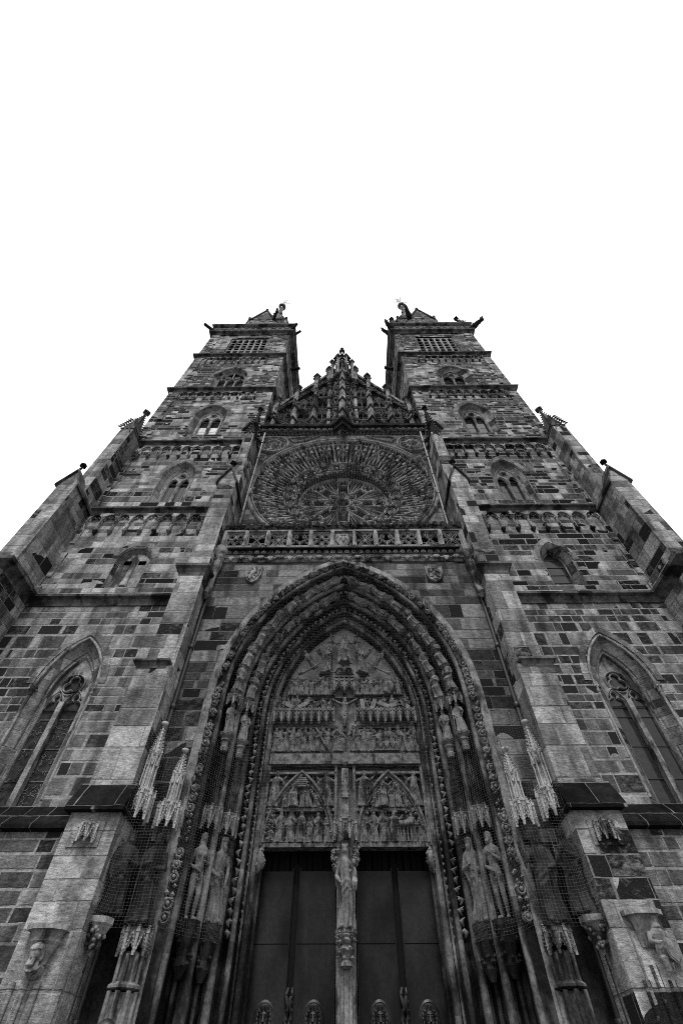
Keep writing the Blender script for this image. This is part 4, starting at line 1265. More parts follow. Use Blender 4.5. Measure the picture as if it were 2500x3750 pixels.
for s in (-1, 1):
    for x, w in PX: pier(s * x, w, .42, gz(x) - .6, GY - .02)
    k = MB()
    for q in range(6):
        z0 = TIER[q]
        if z0 < gz(1.05):
            k.box(s * 1.05 - .12, s * 1.05 + .12, GY - .18, GY + .1, z0, z0 + 1.8)
            part("pier_cap", MB().box(s * 1.05 - .17, s * 1.05 + .17, GY - .24, GY + .1, z0 + 1.75, z0 + 2.05), 'sooty', gable)
    part("slim_pier", k, 'pier', gable)
pier(0, .27, .45, 40.6, GY - .62)
# tiers of tracery between the piers
tr = MB(); bays = [(1.20, 1.88), (2.52, 3.40), (4.0, 4.88)]
bays = [(1.17, 1.97), (2.43, 3.48), (3.92, 4.95), (5.35, 5.8)]
for s in (-1, 1):
    for a, c in bays:
        for i, z0 in enumerate(TIER):
            m = (a + c) / 2; w = (c - a) / 2
            if z0 + 1.2 > gz(c): continue
            zt = z0 + 2.0
            cx = s * m
            tr.bar([(cx - w, z0 + .02), (cx + w, z0 + .02)], .13, .2, GY - .1)
            tr.bar(arc_head(cx, w, z0 + 1.05, z0 + 1.85), .08, .2, GY - .08)
            for e in (-.5, .5): tr.bar(trefoil_head(cx + e * w, w * .46, z0 + .95, z0 + 1.35, cusp=.4), .05, .15, GY - .04)
            tr.bar(circ(cx, z0 + 1.52, w * .30, 10), .05, .14, GY - .03, True)
            for e in (-1, 0, 1): tr.bar([(cx + e * w * .96, z0), (cx + e * w * .96, z0 + 1.0)], .06, .16, GY - .05)
            tr.bar([(cx - w, z0 + .55), (cx + w, z0 + .55)], .05, .1, GY + .02)
            tr.octa((cx, GY - .1, z0 + 1.98), .10, .08, .14)
            for e in (-1, 1):
                for q in range(4): tr.octa((cx + e * w * (.25 + .2 * q), GY - .08, z0 + 1.86 - q * .16), .06, .05, .06)
        # flamelike filling under the rake
        for q in range(7):
            x = a + (c - a) * (q + .5) / 7; z1 = gz(x) - .45; tr.bar([(s * x, z1 - 1.1), (s * x, z1)], .06, .15, GY)
            if q % 2: tr.bar(circ(s * x, z1 - .55, .16, 8), .05, .12, GY - .02, True)
        for q in range(46):
            x = rng.uniform(a, c); z1 = rng.uniform(30.4, max(31.0, gz(x) - .3)); tr.octa((s * x, GY + .08, z1), rng.uniform(.03, .07), .10, rng.uniform(.04, .12))
part("bay_tracery", tr, 'gable', gable)
# half-octagon stair turret in the middle
tu = MB(); tw = MB()
for s in (-1, 1):
    A = Vector((s * .95, GY)); B = Vector((s * .30, GY - .62)); d = (B - A); L = d.length; d.normalize(); nrm = Vector((-d.y, d.x)) * (-1 if s > 0 else 1)
    if nrm.y > 0: nrm = -nrm
    f = lambda u, v, dd, A=A, d=d, nrm=nrm: (A.x + d.x * u - nrm.x * dd, A.y + d.y * u - nrm.y * dd, v)
    tw.plate([(0, 30.2), (0, 40.6), (L, 40.6), (L, 30.2)], .14, fr=f)
    for i, z0 in enumerate(TIER):
        if z0 > 39: continue
        dz = .55
        tu.bar([(0, z0 + .1), (L, z0 + .1 - dz * .0)], .15, .16, -.02, fr=f)
        tu.bar(arc_head(L / 2, L * .46, z0 + 1.0, z0 + 1.8), .08, .16, -.02, fr=f)
        tu.bar(trefoil_head(L / 2, L * .40, z0 + .8, z0 + 1.5, cusp=.4), .06, .13, .0, fr=f)
        tu.bar([(L / 2, z0), (L / 2, z0 + .9)], .07, .14, 0, fr=f); tu.bar([(.04, z0 + .5), (L - .04, z0 + .6)], .05, .1, .03, fr=f)
        for q in range(5): 
            p = f(rng.uniform(.05, L - .05), z0 + rng.uniform(.1, 1.9), -.03); tu.octa(p, .07, .07, .08)
tw.box(-.3, .3, GY - .62, GY, 30.2, 40.6)
part("turret_wall", tw, 'sooty', gable); part("turret_tracery", tu, 'gable', gable)
# crown of the turret
ct = MB(); cl = MB(); co = MB(); cyc = .45
P8 = [(.98 * cos(PI / 8 + q * PI / 4), cyc + .98 * sin(PI / 8 + q * PI / 4)) for q in range(8)]
cl.loft([[(.62 * cos(PI / 8 + q * PI / 4), cyc + .62 * sin(PI / 8 + q * PI / 4), z) for q in range(8)] for z in (38.5, 43.7)], True, True)
for q in range(8):
    x, yy = P8[q]; ct.box(x - .10, x + .10, yy - .10, yy + .10, 39.6, 43.4); finial(ct, x * 1.02, cyc + (yy - cyc) * 1.02, 43.7, .5)
    x2, y2 = P8[(q + 1) % 8]; a = math.atan2((y2 + yy) / 2 - cyc, (x + x2) / 2); ap = .98 * cos(PI / 8)
    f = lambda u, v, d, a=a, ap=ap: (cos(a) * (ap - d) - sin(a) * u, cyc + sin(a) * (ap - d) + cos(a) * u, v)
    ct.bar(arc_head(0, .28, 42.3, 43.0), .09, .12, -.02, fr=f); ct.bar([(0, 40), (0, 42.7)], .06, .1, .02, fr=f)
    co.bar([(-.34, 42.9), (0, 43.7), (.34, 42.9)], .10, .2, -.06, fr=f); finial(co, *f(0, 43.95, .0), .36)
    ct.bar([(-.36, 40.0), (.36, 40.0)], .16, .2, -.06, fr=f)
part("turret_lantern", ct, 'mid', gable); part("lantern_core", cl, 'void', gable); part("lantern_gablets", co, 'sooty', gable)
k = MB(); k.lathe(0, cyc, [(.62, 43.5), (.44, 44.6), (.24, 46.0), (.12, 47.7)], 8, False); part("turret_spire", k, 'light', gable)
k = MB(); k.ball((0, cyc, 48.0), .30, .30, .36, 12, 8); k.lathe(0, cyc, [(.1, 48.3), (.1, 48.6), (.18, 48.7), (.18, 48.9), (.04, 49.1)], 10); part("turret_finial", k, 'sooty', gable)
k = MB(); k.add([(-1.05, GY - .1, 40.35), (0, GY - .85, 40.75), (1.05, GY - .1, 40.35), (1.05, GY - .1, 40.55), (0, GY - .85, 41.15), (-1.05, GY - .1, 40.55), (-.9, GY, 41.6), (0, GY, 41.9), (.9, GY, 41.6)],
               [(0, 1, 4, 5), (1, 2, 3, 4), (5, 4, 7, 6), (4, 3, 8, 7)]); part("turret_string", k, 'light', gable)
for s in (-1, 1):
    for x, zt in ((1.2, 43.2), (2.25, gz(2.25) + 3.0), (3.75, gz(3.75) + 2.9), (5.2, gz(5.2) + 2.8)):
        k = MB(); zb = gz(x) - 1.2
        k.box(s * x - .16, s * x + .16, GY - .30, GY + .30, zb, zt - 1.35); spirelet(k, s * x, GY, .44, zt - 1.35, zt - .15, 4, fin=False, cs=.13); finial(k, s * x, GY, zt - .25, .62)
        for q in range(8): k.octa((s * x + rng.uniform(-.2, .2), GY - .30, zt - 1.35 + rng.uniform(-.3, .5)), .09, .09, .12)
        for q in range(14): k.octa((s * x + rng.uniform(-.28, .28), GY - .36, zb + rng.uniform(0, .8)), .10, .08, .12)
        part("rake_pinnacle", k, 'gable', gable)

# ================================================================ balustrade and friezes over the portal
PY = -1.35
bal = link("balustrade", None, church); tag(bal, "stone balustrade of pierced panels above the portal")
k = MB(); k.box(-5.42, 5.42, PY - .16, PY + .25, 15.93, 16.10); k.box(-5.42, 5.42, PY - .12, PY + .14, 17.12, 17.24)
part("rails", k, 'mid', bal)
k = MB(); n = 11; p = 10.7 / n
for i in range(n + 1):
    u = -5.35 + i * p; k.box(u - .075, u + .075, PY - .15, PY + .12, 16.10, 17.12); k.box(u - .03, u + .03, PY - .19, PY - .15, 16.10, 17.12)
part("posts", k, 'pale', bal)
zc = 16.61; hh = .5
for i in range(n):
    cx = -5.35 + (i + .5) * p; w = p / 2 - .08; k = MB()
    k.bar([(cx - w, zc - hh), (cx - w, zc + hh), (cx + w, zc + hh), (cx + w, zc - hh)], .08, .12, PY - .05, True)
    typ = (0, 1, 2, 3, 0, 9, 2, 3, 0, 1, 2)[i]
    W = w - .03
    if typ == 0:
        for a in (-.5, .5):
            for b in (-.5, .5):
                k.bar(circ(cx + a * W, zc + b * hh * .92, W * .48, 16), .05, .1, PY - .03, True); quatrefoil(k, cx + a * W, zc + b * hh * .92, W * .42, .035, .08, PY - .01, n=3, a0=PI / 2)
    elif typ == 1:
        k.bar([(cx - W, zc - hh), (cx + W, zc + hh)], .05, .1, PY - .03); k.bar([(cx - W, zc + hh), (cx + W, zc - hh)], .05, .1, PY - .03)
        for a, b in ((-.45, 1), (.45, 1), (-.45, -1), (.45, -1)): k.bar([(cx + a * W, zc + b * hh), (cx + a * W, zc + b * hh * .45)], .045, .09, PY - .02); k.bar([(cx + (1 if a > 0 else -1) * W, zc + b * hh * .45), (cx + a * W, zc + b * hh * .45)], .045, .09, PY - .02)
        for b in (-1, 1): quatrefoil(k, cx, zc + b * hh * .62, W * .3, .035, .08, PY - .01)
    elif typ == 2:
        for a in (-1, 1):
            k.bar([(cx + a * W * (1 - .98 * sin(PI * q / 10)), zc - hh + 2 * hh * q / 10) for q in range(11)], .05, .1, PY - .03)
            k.bar([(cx - W + 2 * W * q / 10, zc + a * hh * (1 - .98 * sin(PI * q / 10))) for q in range(11)], .045, .09, PY - .02)
            quatrefoil(k, cx + a * W * .7, zc, W * .22, .03, .08, PY - .01); quatrefoil(k, cx, zc + a * hh * .7, W * .22, .03, .08, PY - .01)
    elif typ == 3:
        k.bar([(cx - W, zc + hh * .2), (cx, zc - hh * .25), (cx + W, zc + hh * .2)], .05, .1, PY - .03); k.bar([(cx - W, zc - hh * .2 + .1), (cx - W * .3, zc + hh), ], .045, .09, PY - .02); k.bar([(cx + W, zc - .0), (cx + W * .3, zc + hh)], .045, .09, PY - .02)
        k.bar([(cx, zc - hh), (cx, zc - hh * .25)], .05, .1, PY - .03)
        for a in (-.5, .5): k.bar(trefoil_head(cx + a * W, W * .44, zc - hh * .55, zc - hh * .05, cusp=.4), .04, .09, PY - .02)
        for q in (-.5, .5): quatrefoil(k, cx + q * W, zc + hh * .5, W * .28, .035, .08, PY - .01)
    else:
        k.box(cx - w, cx + w, PY - .0, PY + .1, zc - hh, zc + hh)
        # eagle shield in relief
        sh = [(cx - .36, zc + .36), (cx + .36, zc + .36), (cx + .36, zc - .05), (cx + .2, zc - .36), (cx, zc - .46), (cx - .2, zc - .36), (cx - .36, zc - .05)]
        k.prism(sh, PY - .06, PY)
        k.ball((cx, PY - .07, zc - .02), .09, .06, .2, 8, 6)
        for e in (-1, 1):
            k.ball((cx + e * .06, PY - .09, zc + .26), .05, .05, .06, 6, 4)
            for q in range(6): k.tube([(cx + e * .08, PY - .07, zc + .12), (cx + e * (.26 - .01 * q), PY - .08, zc + .22 - q * .06), (cx + e * (.32 - .015 * q), PY - .07, zc + .06 - q * .075)], [.03, .03, .015], 5)
    o = part("panel", k, 'gable' if typ == 9 else 'pale', bal)
    if typ == 9: tag(o, "solid panel carved with an eagle shield")
k = MB(); k.plate([(-5.4, 16.0), (-5.4, 17.3), (5.4, 17.3), (5.4, 16.0)], PY + .3); part("backing", k, 'void', bal)  # black sheet added behind the piercings, standing in for shade in the gallery
k = MB(); k.box(-5.4, 5.4, PY + .14, .1, 15.95, 16.05); part("gallery_floor", k, 'sooty', bal)
# dark crest rail with battlements behind
k = MB(); k.box(-5.42, 5.42, PY - .14, PY + .16, 17.245, 17.55)
for q in range(30):
    u = -5.3 + q * .365; k.box(u, u + .19, PY - .10, PY + .12, 17.55, 17.80)
for q in range(150): k.octa((rng.uniform(-5.4, 5.4), PY - .16, rng.uniform(17.28, 17.52)), .07, .05, .06)
part("crest_rail", k, 'sooty', bal)
# rosette hollow and leaf frieze
k = MB(); k.box(-5.42, 5.42, PY - .22, PY + .1, 15.86, 15.93); k.box(-5.4, 5.4, PY - .06, PY + .1, 15.60, 15.86); k.box(-5.42, 5.42, PY - .16, PY + .1, 15.54, 15.60)
part("rosette_band", k, 'sooty', bal)
k = MB()
for q in range(36):
    u = -5.25 + q * .3; k.bar(circ(u, 15.73, .085, 10), .05, .07, PY - .12, True); k.ball((u, PY - .1, 15.73), .04, .05, .04, 6, 4)
part("rosettes", k, 'gable', bal)
k = MB(); k.loft([[(x, PY - .14, 15.53), (x, PY - .06, 15.36), (x, PY - .03, 15.22), (x, PY - .08, 15.16), (x, PY + .05, 15.14)] for x in (-5.4, 5.4)], False, False)
part("leaf_frieze", k, 'mid', bal)
k = MB()
for q in range(26):
    u = -5.2 + q * .416; f = 1 if q % 2 else -1; zz = 15.36 - .05 * f
    for j in range(5):
        a = PI * (j + .5) / 5; k.tube([(u, PY - .08, zz - .08 * f), (u + .10 * cos(a), PY - .16, zz + .06 * f * sin(a)), (u + .17 * cos(a), PY - .13, zz + .13 * f * sin(a))], [.04, .04, .015], 5)
    k.tube([(u, PY - .1, zz - .1 * f), (u + .2, PY - .1, 15.36), (u + .416, PY - .1, 15.36 + .05 * f)], .022, 5)
part("leaves", k, 'pale', bal)

# ================================================================ portal wall and archivolts
AC, AZ, W0 = 2.3, 9.1, 4.22      # centre offset and springing of all orders
def apt(w, s):
    """point on the order of half width w; s from 0 (left foot) to 2 (right foot)"""
    if s > 1: 
        p = apt(w, 2 - s); return (-p[0], p[1])
    if s < .45: return (-w, AZ * s / .45)
    Rr = w + AC; A = math.acos(AC / Rr); t = A * (s - .45) / .55
    return (AC - Rr * cos(t), AZ + Rr * sin(t))
SS = [.45 * i / 6 for i in range(6)] + [.45 + .55 * i / 18 for i in range(19)]
SS = SS + [2 - s for s in reversed(SS[:-1])]
def order(w, n=None): return [apt(w, s) for s in SS]
k = MB(); k.plate([(-5.5, 0), (-5.5, 15.2), (5.5, 15.2), (5.5, 0)], PY, [order(W0 - .06)])
part("portal_wall", k, 'front')
k = MB()
for s in (-1, 1): k.box(s * 5.42 - .12, s * 5.42 + .12, PY + .01, .1, 14, 17.4)
part("gallery_ends", k, 'front')
portal = link("portal", None, church); tag(portal, "deep pointed portal with carved figures in its arch")
PROF = [(4.16, -1.40), (3.92, -1.40), (3.84, -1.33), (3.82, -1.20), (3.86, -.90), (3.76, -.60), (3.58, -.52), (3.46, -.70), (3.38, -.74), (3.40, -.44), (3.32, -.14), (3.16, -.06),
        (3.05, -.26), (2.98, -.28), (3.00, -.04), (2.92, .14), (2.80, .06), (2.70, -.04), (2.68, .12), (2.54, .26), (2.42, .26), (2.36, .34), (2.36, .9)]
k = MB(); k.loft([[(apt(w, s)[0], y, apt(w, s)[1]) for w, y in PROF] for s in SS], False, False, False)
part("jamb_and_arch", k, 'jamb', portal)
k = MB(); k.loft([[(apt(w, s)[0], y, apt(w, s)[1]) for w, y in ((4.42, -1.352), (4.42, -1.41), (4.18, -1.425), (4.15, -1.38))] for s in SS], False, False)
part("hood_mould", k, 'mid', portal)
def roll(w, y, r, mat, sq=1.0):
    k = MB(); k.tube([(apt(w, s)[0], y, apt(w, s)[1]) for s in SS], r, 8, caps=False); return part("roll_moulding", k, mat, portal)
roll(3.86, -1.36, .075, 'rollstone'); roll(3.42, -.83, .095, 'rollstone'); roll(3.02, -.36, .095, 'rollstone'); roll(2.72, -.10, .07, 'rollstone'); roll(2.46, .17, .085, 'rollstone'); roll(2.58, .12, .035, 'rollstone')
# rosette band on the front order, leaf bands further in
def along(w, y, step, s0=.10, s1=1.0):
    out = []; s = s0; p = apt(w, s)
    while s < s1 - .002:
        s2 = s + .002; q = apt(w, s2)
        if math.dist(p, q) >= step: out.append((q[0], y, q[1], s2)); p = q
        s = s2
    return out
k = MB()
for x, y, z, s in along(4.05, -1.40, .215, .17):
    for e in (1, -1):
        rr_ = rng.uniform(.07, .10)
        if rng.random() < .6:
            k.bar(circ(e * x, z, rr_, 10), .05, .10, y - .09, True); k.ball((e * x, y - .08, z), .05, .06, .05, 6, 5)
        for q in range(4): 
            a = rng.uniform(0, 6.28); k.octa((e * x + .10 * cos(a), y - .05, z + .10 * sin(a)), rng.uniform(.03, .07), .08, rng.uniform(.03, .07))
part("rosette_band", k, 'portal', portal)
k = MB()
for (w, y, st, sz) in ((2.86, -.07, .20, .085), (3.10, -.27, .30, .045), (2.60, .13, .16, .04)):
    for x, yy, z, s in along(w, y, st, .17):
        for e in (1, -1):
            a = rng.uniform(0, 6.28)
            k.tube([(e * x, yy, z - st * .4), (e * x + sz * .8 * sin(a), yy - sz * .9, z), (e * x - sz * .7 * sin(a), yy - sz * .5, z + st * .4)], [sz * .3, sz * .8, sz * .15], 5, squash=.6)
            k.octa((e * x + sz * .5 * cos(a), yy - sz * .6, z + st * .1), sz * .6, sz * .6, sz * .6)
part("foliage_band", k, 'portal', portal)

# ================================================================ tympanum
tym = link("tympanum", None, church); tag(tym, "carved tympanum with rows of relief figures")
TY = .50; TW = 2.42
def tw_at(z):
    if z <= AZ: return TW
    Rr = TW + AC; v = Rr * Rr - (z - AZ) ** 2
    return math.sqrt(max(0, v)) - AC
k = MB(); k.plate([(-TW, 5.5)] + [p for p in order(TW)[6:-6]] + [(TW, 5.5)], TY); part("ground_slab", k, 'ground', tym)
k = MB()
k.box(-2.36, 2.36, .14, TY, 7.70, 7.96); k.box(-2.36, 2.36, .20, TY, 7.96, 8.02); k.box(-2.36, 2.36, .08, TY, 7.62, 7.70)
for z, d in ((8.88, .16), (9.42, .16), (9.93, .16), (10.66, .16)):
    w = tw_at(z) - .02; k.box(-w, -.36, TY - d, TY, z, z + .07); k.box(.36, w, TY - d, TY, z, z + .07)
k.box(-.36, .36, TY - .18, TY, 9.96, 10.75); k.box(-.40, .40, TY - .3, TY, 10.72, 10.80)
k.box(-2.36, 2.36, .16, TY, 5.46, 5.56)
for s in (-1, 1):
    k.box(s * 2.36 - .05, s * 2.36 + .05, .14, TY, 5.5, 7.62); k.box(s * .28 - .04, s * .28 + .04, .16, TY, 5.56, 7.62)
    k.box(min(s * .30, s * 2.32), max(s * .30, s * 2.32), .2, TY, 6.36, 6.43)
    k.box(min(s * .30, s * 2.32), max(s * .30, s * 2.32), .16, TY, 7.36, 7.42)
part("ledges", k, 'relief', tym)
k = MB()
for s in (-1, 1):
    cx = s * 1.33; k.bar(arc_head(cx, .98, 5.56, 7.42, 10), .12, .2, .10); k.bar(arc_head(cx, .90, 5.56, 7.30, 10), .05, .12, .16)
part("framing_arch", k, 'relief', tym)
# canopy fringe under the third register and under the centre
def fringe(x0, x1, zt, n, y):
    k = MB(); p = (x1 - x0) / n
    for i in range(n):
        cx = x0 + (i + .5) * p; w = p / 2
        k.bar(trefoil_head(cx, w * .86, zt - .42, zt - .20, cusp=.3), .035, .16, y)
        k.bar([(cx - w * .95, zt - .40), (cx, zt - .05), (cx + w * .95, zt - .40)], .04, .1, y - .05)
        for q in range(3):
            for e in (-1, 1): k.octa((cx + e * w * (.75 - .25 * q), y - .06, zt - .32 + .11 * q), .03, .03, .03)
        k.octa((cx, y - .06, zt), .04, .04, .06)
        k.prism([(cx - w, zt), (cx - w, zt - .40)] + arc_head(cx, w * .92, zt - .40, zt - .16, 4) + [(cx + w, zt - .40), (cx + w, zt)], y + .03, y + .16)
    for i in range(n + 1):
        u = x0 + i * p; k.box(u - .025, u + .025, y - .08, y + .1, zt - .45, zt - .08); k.octa((u, y - .04, zt + .0), .035, .035, .1); k.octa((u, y - .02, zt - .47), .04, .05, .05)
    k.box(x0, x1, y + .0, y + .2, zt - .02, zt + .05)
    return part("relief_canopy", k, 'portal', tym)
for s in (-1, 1): fringe(-2.38 if s < 0 else .36, -.36 if s < 0 else 2.38, 9.40, 8, .08)
fringe(-.36, .36, 10.55, 2, .10)
rr = random.Random(17)
def rel(kind, x, z, h, rz=0.0, y=None, ry=0.0):
    return fig(kind, (x, .24 if y is None else y, z), h * 1.08, rz, 'relief_figure', tym, ry=ry, sy=1.0)
SK = 'abcdew'
# row of scenes above the lintel
x = -2.24
while x < 2.3:
    if abs(x) > .40: rel(rr.choice(SK), x, 8.03, rr.uniform(.68, .80), rr.uniform(-.7, .7), ry=rr.uniform(-.09, .09))
    x += rr.uniform(.155, .22)
for xx, kd in ((-.26, 'b'), (-.10, 'k'), (.27, 'a')): rel(kd, xx, 8.03, .82 if kd != 'k' else .7)
k = MB(); k.box(.95, 1.75, .10, TY, 8.04, 8.32); 
for q in range(4): k.bar(trefoil_head(1.05 + q * .2, .08, 8.1, 8.26), .03, .06, .06)
k.box(.35, 1.0, .26, TY - .01, 8.74, 8.80); part("tomb_relief", k, 'relief', tym)
k = MB(); k.tube([(-.95, .12, 8.78), (-.55, .10, 8.08)], .04, 5); k.tube([(-.95, .12, 8.45), (-.62, .12, 8.62)], .035, 5); part("cross_relief", k, 'relief', tym)
# crucified figure in the middle
rel('x', 0, 8.82, 1.0, y=.18)
k = MB(); k.box(-.05, .05, .22, TY - .02, 8.7, 9.95); k.bar([(-.42, 9.88), (0, 9.62), (.42, 9.88)], .08, .1, .20); part("forked_cross", k, 'relief', tym)
# rising dead with lids
x = -2.25
while x < 2.3:
    if abs(x) > .44 and abs(x) < tw_at(9.9) - .1: rel(rr.choice('abdwk'), x, 9.34, rr.uniform(.5, .62), rr.uniform(-1, 1), ry=rr.uniform(-.25, .25))
    x += rr.uniform(.16, .24)
for x, t in ((-1.95, .5), (-1.42, -.5), (-1.0, -.6), (.62, 1.5), (1.0, 1.9), (1.35, .4), (1.75, -.3), (2.05, .6)):
    k = MB(); T = Matrix.Translation((x, .10, 9.58)) @ Matrix.Rotation(t, 4, 'Y'); b = MB(); b.box(-.20, .20, -.03, .03, -.07, .07); k.join(b, T); part("tomb_lid", k, 'mid', tym)
# blessed and damned
for s in (-1, 1):
    x = .45
    while x < tw_at(10.65) - .12:
        rel(rr.choice(SK), s * x, 10.0, rr.uniform(.60, .70), rr.uniform(-.5, .5)); x += rr.uniform(.155, .21)
k = MB()
for q in range(60): k.octa((rng.uniform(-.34, .34), TY - .12, rng.uniform(10.5, 11.1)), .06, .06, .05)
part("cloud_relief", k, 'relief', tym)
k = MB(); k.tube([(1.50, .1, 10.02), (1.62, .06, 10.3), (1.56, .1, 10.62)], [.16, .20, .05], 8, squash=.6); part("jaws_relief", k, 'relief', tym)
# judge, kneeling pair, angels
rel('s', 0, 11.12, 1.3, y=.12); rel('k', -.62, 10.86, 1.05, .9, y=.16); rel('k', .62, 10.86, 1.05, -.9, y=.16)
for s in (-1, 1):
    rel('d', s * 1.08, 11.10, .72, s * -.6, ry=s * .75); rel('b', s * .75, 11.55, .52, s * -.5, ry=s * .9); rel('b', s * .36, 12.2, .45, s * -.3, ry=s * .4)
    k = MB(); k.tube([(s * .92, .16, 11.3), (s * 1.25, .1, 11.0), (s * 1.55, .08, 10.82), (s * 1.68, .08, 10.80)], [.03, .035, .045, .08], 7); part("trumpet_relief", k, 'relief', tym)
    k = MB(); k.tube([(s * .50, .14, 11.8), (s * .46, .12, 12.35)], .04, 6); k.tube([(s * .46 - .2, .12, 12.18), (s * .46 + .2, .12, 12.22)], .035, 6); part("instrument_relief", k, 'relief', tym)
    k = MB(); cx = s * .17; k.bar(circ(cx, 11.05, .13, 16), .05, .08, TY - .2, True)
    for q in range(14): a = 2 * PI * q / 14; k.tube([(cx + .05 * cos(a), TY - .18, 11.05 + .05 * sin(a)), (cx + .15 * cos(a), TY - .16, 11.05 + .15 * sin(a))], [.025, .008], 4)
    part("sun_relief", k, 'relief', tym)
# half hidden second ranks behind the front figures
for z, h in ((8.06, .66), (9.36, .48), (10.02, .56)):
    x = -2.1
    while x < 2.2:
        if abs(x) > .42 and abs(x) < tw_at(z + h) - .12: rel(rr.choice(SK), x, z + rr.uniform(0, .08), h * rr.uniform(.95, 1.1), rr.uniform(-1.2, 1.2), y=.38, ry=rr.uniform(-.3, .3))
        x += rr.uniform(.16, .26)
k = MB()
for q in range(520):
    z = rng.choice((rng.uniform(8.05, 8.8), rng.uniform(9.44, 9.9), rng.uniform(10.0, 10.6))); w = tw_at(z) - .15; x = rng.uniform(-w, w)
    if abs(x) < .4 and z < 10.6: continue
    if 8.85 < z < 9.4: continue
    k.octa((x, rng.uniform(.30, .46), z), rng.uniform(.03, .07), .08, rng.uniform(.03, .09))
part("broken_relief", k, 'relief', tym)
# lower panels
for s in (-1, 1):
    cx = s * 1.33
    for x, h, kd in ((-.82, .78, 'a'), (-.52, .76, 'e'), (-.24, .76, 'c'), (.06, .74, 'd'), (.30, .58, 'k'), (.56, .70, 'b'), (.84, .66, 'a')):
        rel(kd if s < 0 else rr.choice(SK), cx + x, 5.57, h, rr.uniform(-.5, .5))
    for x, h, kd in ((-.44, .62, 'a'), (-.20, .78, 's'), (.05, .55, 'k'), (.24, .74, 'c'), (.46, .5, 'd')):
        rel(kd, cx + x, 6.44, h, rr.uniform(-.5, .5))
    rel('w', cx - .82, 6.46, .93, -.3, ry=.08); rel('w', cx + .82, 6.46, .93, .3, ry=-.08)
    k = MB()
    if s < 0:
        for q in range(5): k.tube([(cx - .16 + .03 * abs(q - 2), .10, 6.98 + q * .055), (cx + .02, .06, 6.98 + q * .055), (cx + .20 - .03 * abs(q - 2), .10, 6.98 + q * .055)], .03, 6)
        for q in range(40): k.octa((cx - .95 + rng.uniform(0, .25), .16, 5.6 + rng.uniform(0, .8)), .06, .06, .06)
    else:
        k.box(cx - .30, cx - .12, .1, .3, 5.57, 5.86); k.tube([(cx + .2, .12, 5.98), (cx + .55, .10, 6.02), (cx + .62, .10, 6.14)], [.09, .10, .05], 7)
        for q in range(4): k.tube([(cx + .22 + q * .1, .12, 5.95), (cx + .22 + q * .1, .12, 5.58)], .025, 5)
        for q in range(20): k.octa((cx + rng.uniform(-.9, .9), .18, 6.33 + rng.uniform(-.04, .04)), .04, .04, .04)
    part("scene_relief", k, 'relief', tym)
    k = MB()
    for q in range(26):
        t = rng.random(); x = cx + rng.choice((-1, 1)) * (.95 * (1 - t)); k.octa((x, .12, 5.7 + 1.6 * t ** .8), .05, .05, .05)
    part("leaf_relief", k, 'portal', tym)
    k = MB()
    for q in range(130): k.octa((cx + rng.uniform(-.95, .95), rng.uniform(.24, .44), 5.6 + rng.uniform(0, 1.72)), rng.uniform(.03, .06), .09, rng.uniform(.03, .09))
    for q in range(8): rel(rr.choice(SK), cx + rng.uniform(-.9, .9), 5.62 + rng.uniform(0, .1), .6, rng.uniform(-1, 1), y=.36)
    for q in range(5): rel(rr.choice(SK), cx + rng.uniform(-.45, .45), 6.46 + rng.uniform(0, .2), .5, rng.uniform(-1, 1), y=.36)
    part("relief_background", k, 'relief', tym)

# ================================================================ trumeau, doors
tr_ = link("trumeau", None, church); tag(tr_, "slender pale stone pier between the two doors")
k = MB(); k.loft([[(x, y, z) for x, y in ((-.24, .5), (-.24, .08), (-.20, .02), (-.15, .02), (-.12, -.04), (-.06, -.04), (-.05, -.08), (.05, -.08), (.06, -.04), (.12, -.04), (.15, .02), (.20, .02), (.24, .08), (.24, .5))] for z in (0.8, 5.55)], False, False)
part("shaft", k, 'mid', tr_)
k = MB(); k.lathe(0, -.16, [(.06, 3.02), (.16, 3.06), (.14, 3.12), (.10, 3.16), (.20, 3.34), (.17, 3.38), (.13, 3.42), (.24, 3.60), (.26, 3.62), (.26, 3.69), (.1, 3.70)], 8, False)
for q in range(34):
    a = rng.uniform(PI, 2 * PI); z = rng.choice((rng.uniform(3.18, 3.36), rng.uniform(3.44, 3.60))); r = .20 if z < 3.4 else .22
    k.octa((r * cos(a), -.16 + r * sin(a), z), .045, .045, .055)
part("leaf_corbel", k, 'portal', tr_)
k = MB(); k.box(-.30, .30, .0, .30, 5.42, 5.5)
for s in (-1, 1):
    for q in range(26): k.octa((s * .27 + rng.uniform(-.08, .08), .1 + rng.uniform(-.14, .08), 5.12 + rng.uniform(-.18, .3)), .06, .06, .07)
part("leaf_capital", k, 'portal', tr_)
k = MB(); k.lathe(0, -.16, [(.05, 7.55), (.06, 7.5), (.05, 7.45)], 6); k.box(-.10, .10, -.02, .3, 6.0, 7.45)
spirelet(k, 0, -.02, .18, 6.6, 7.4, 6, cs=.05, fin=False)
part("niche_shaft", k, 'portal', tr_)

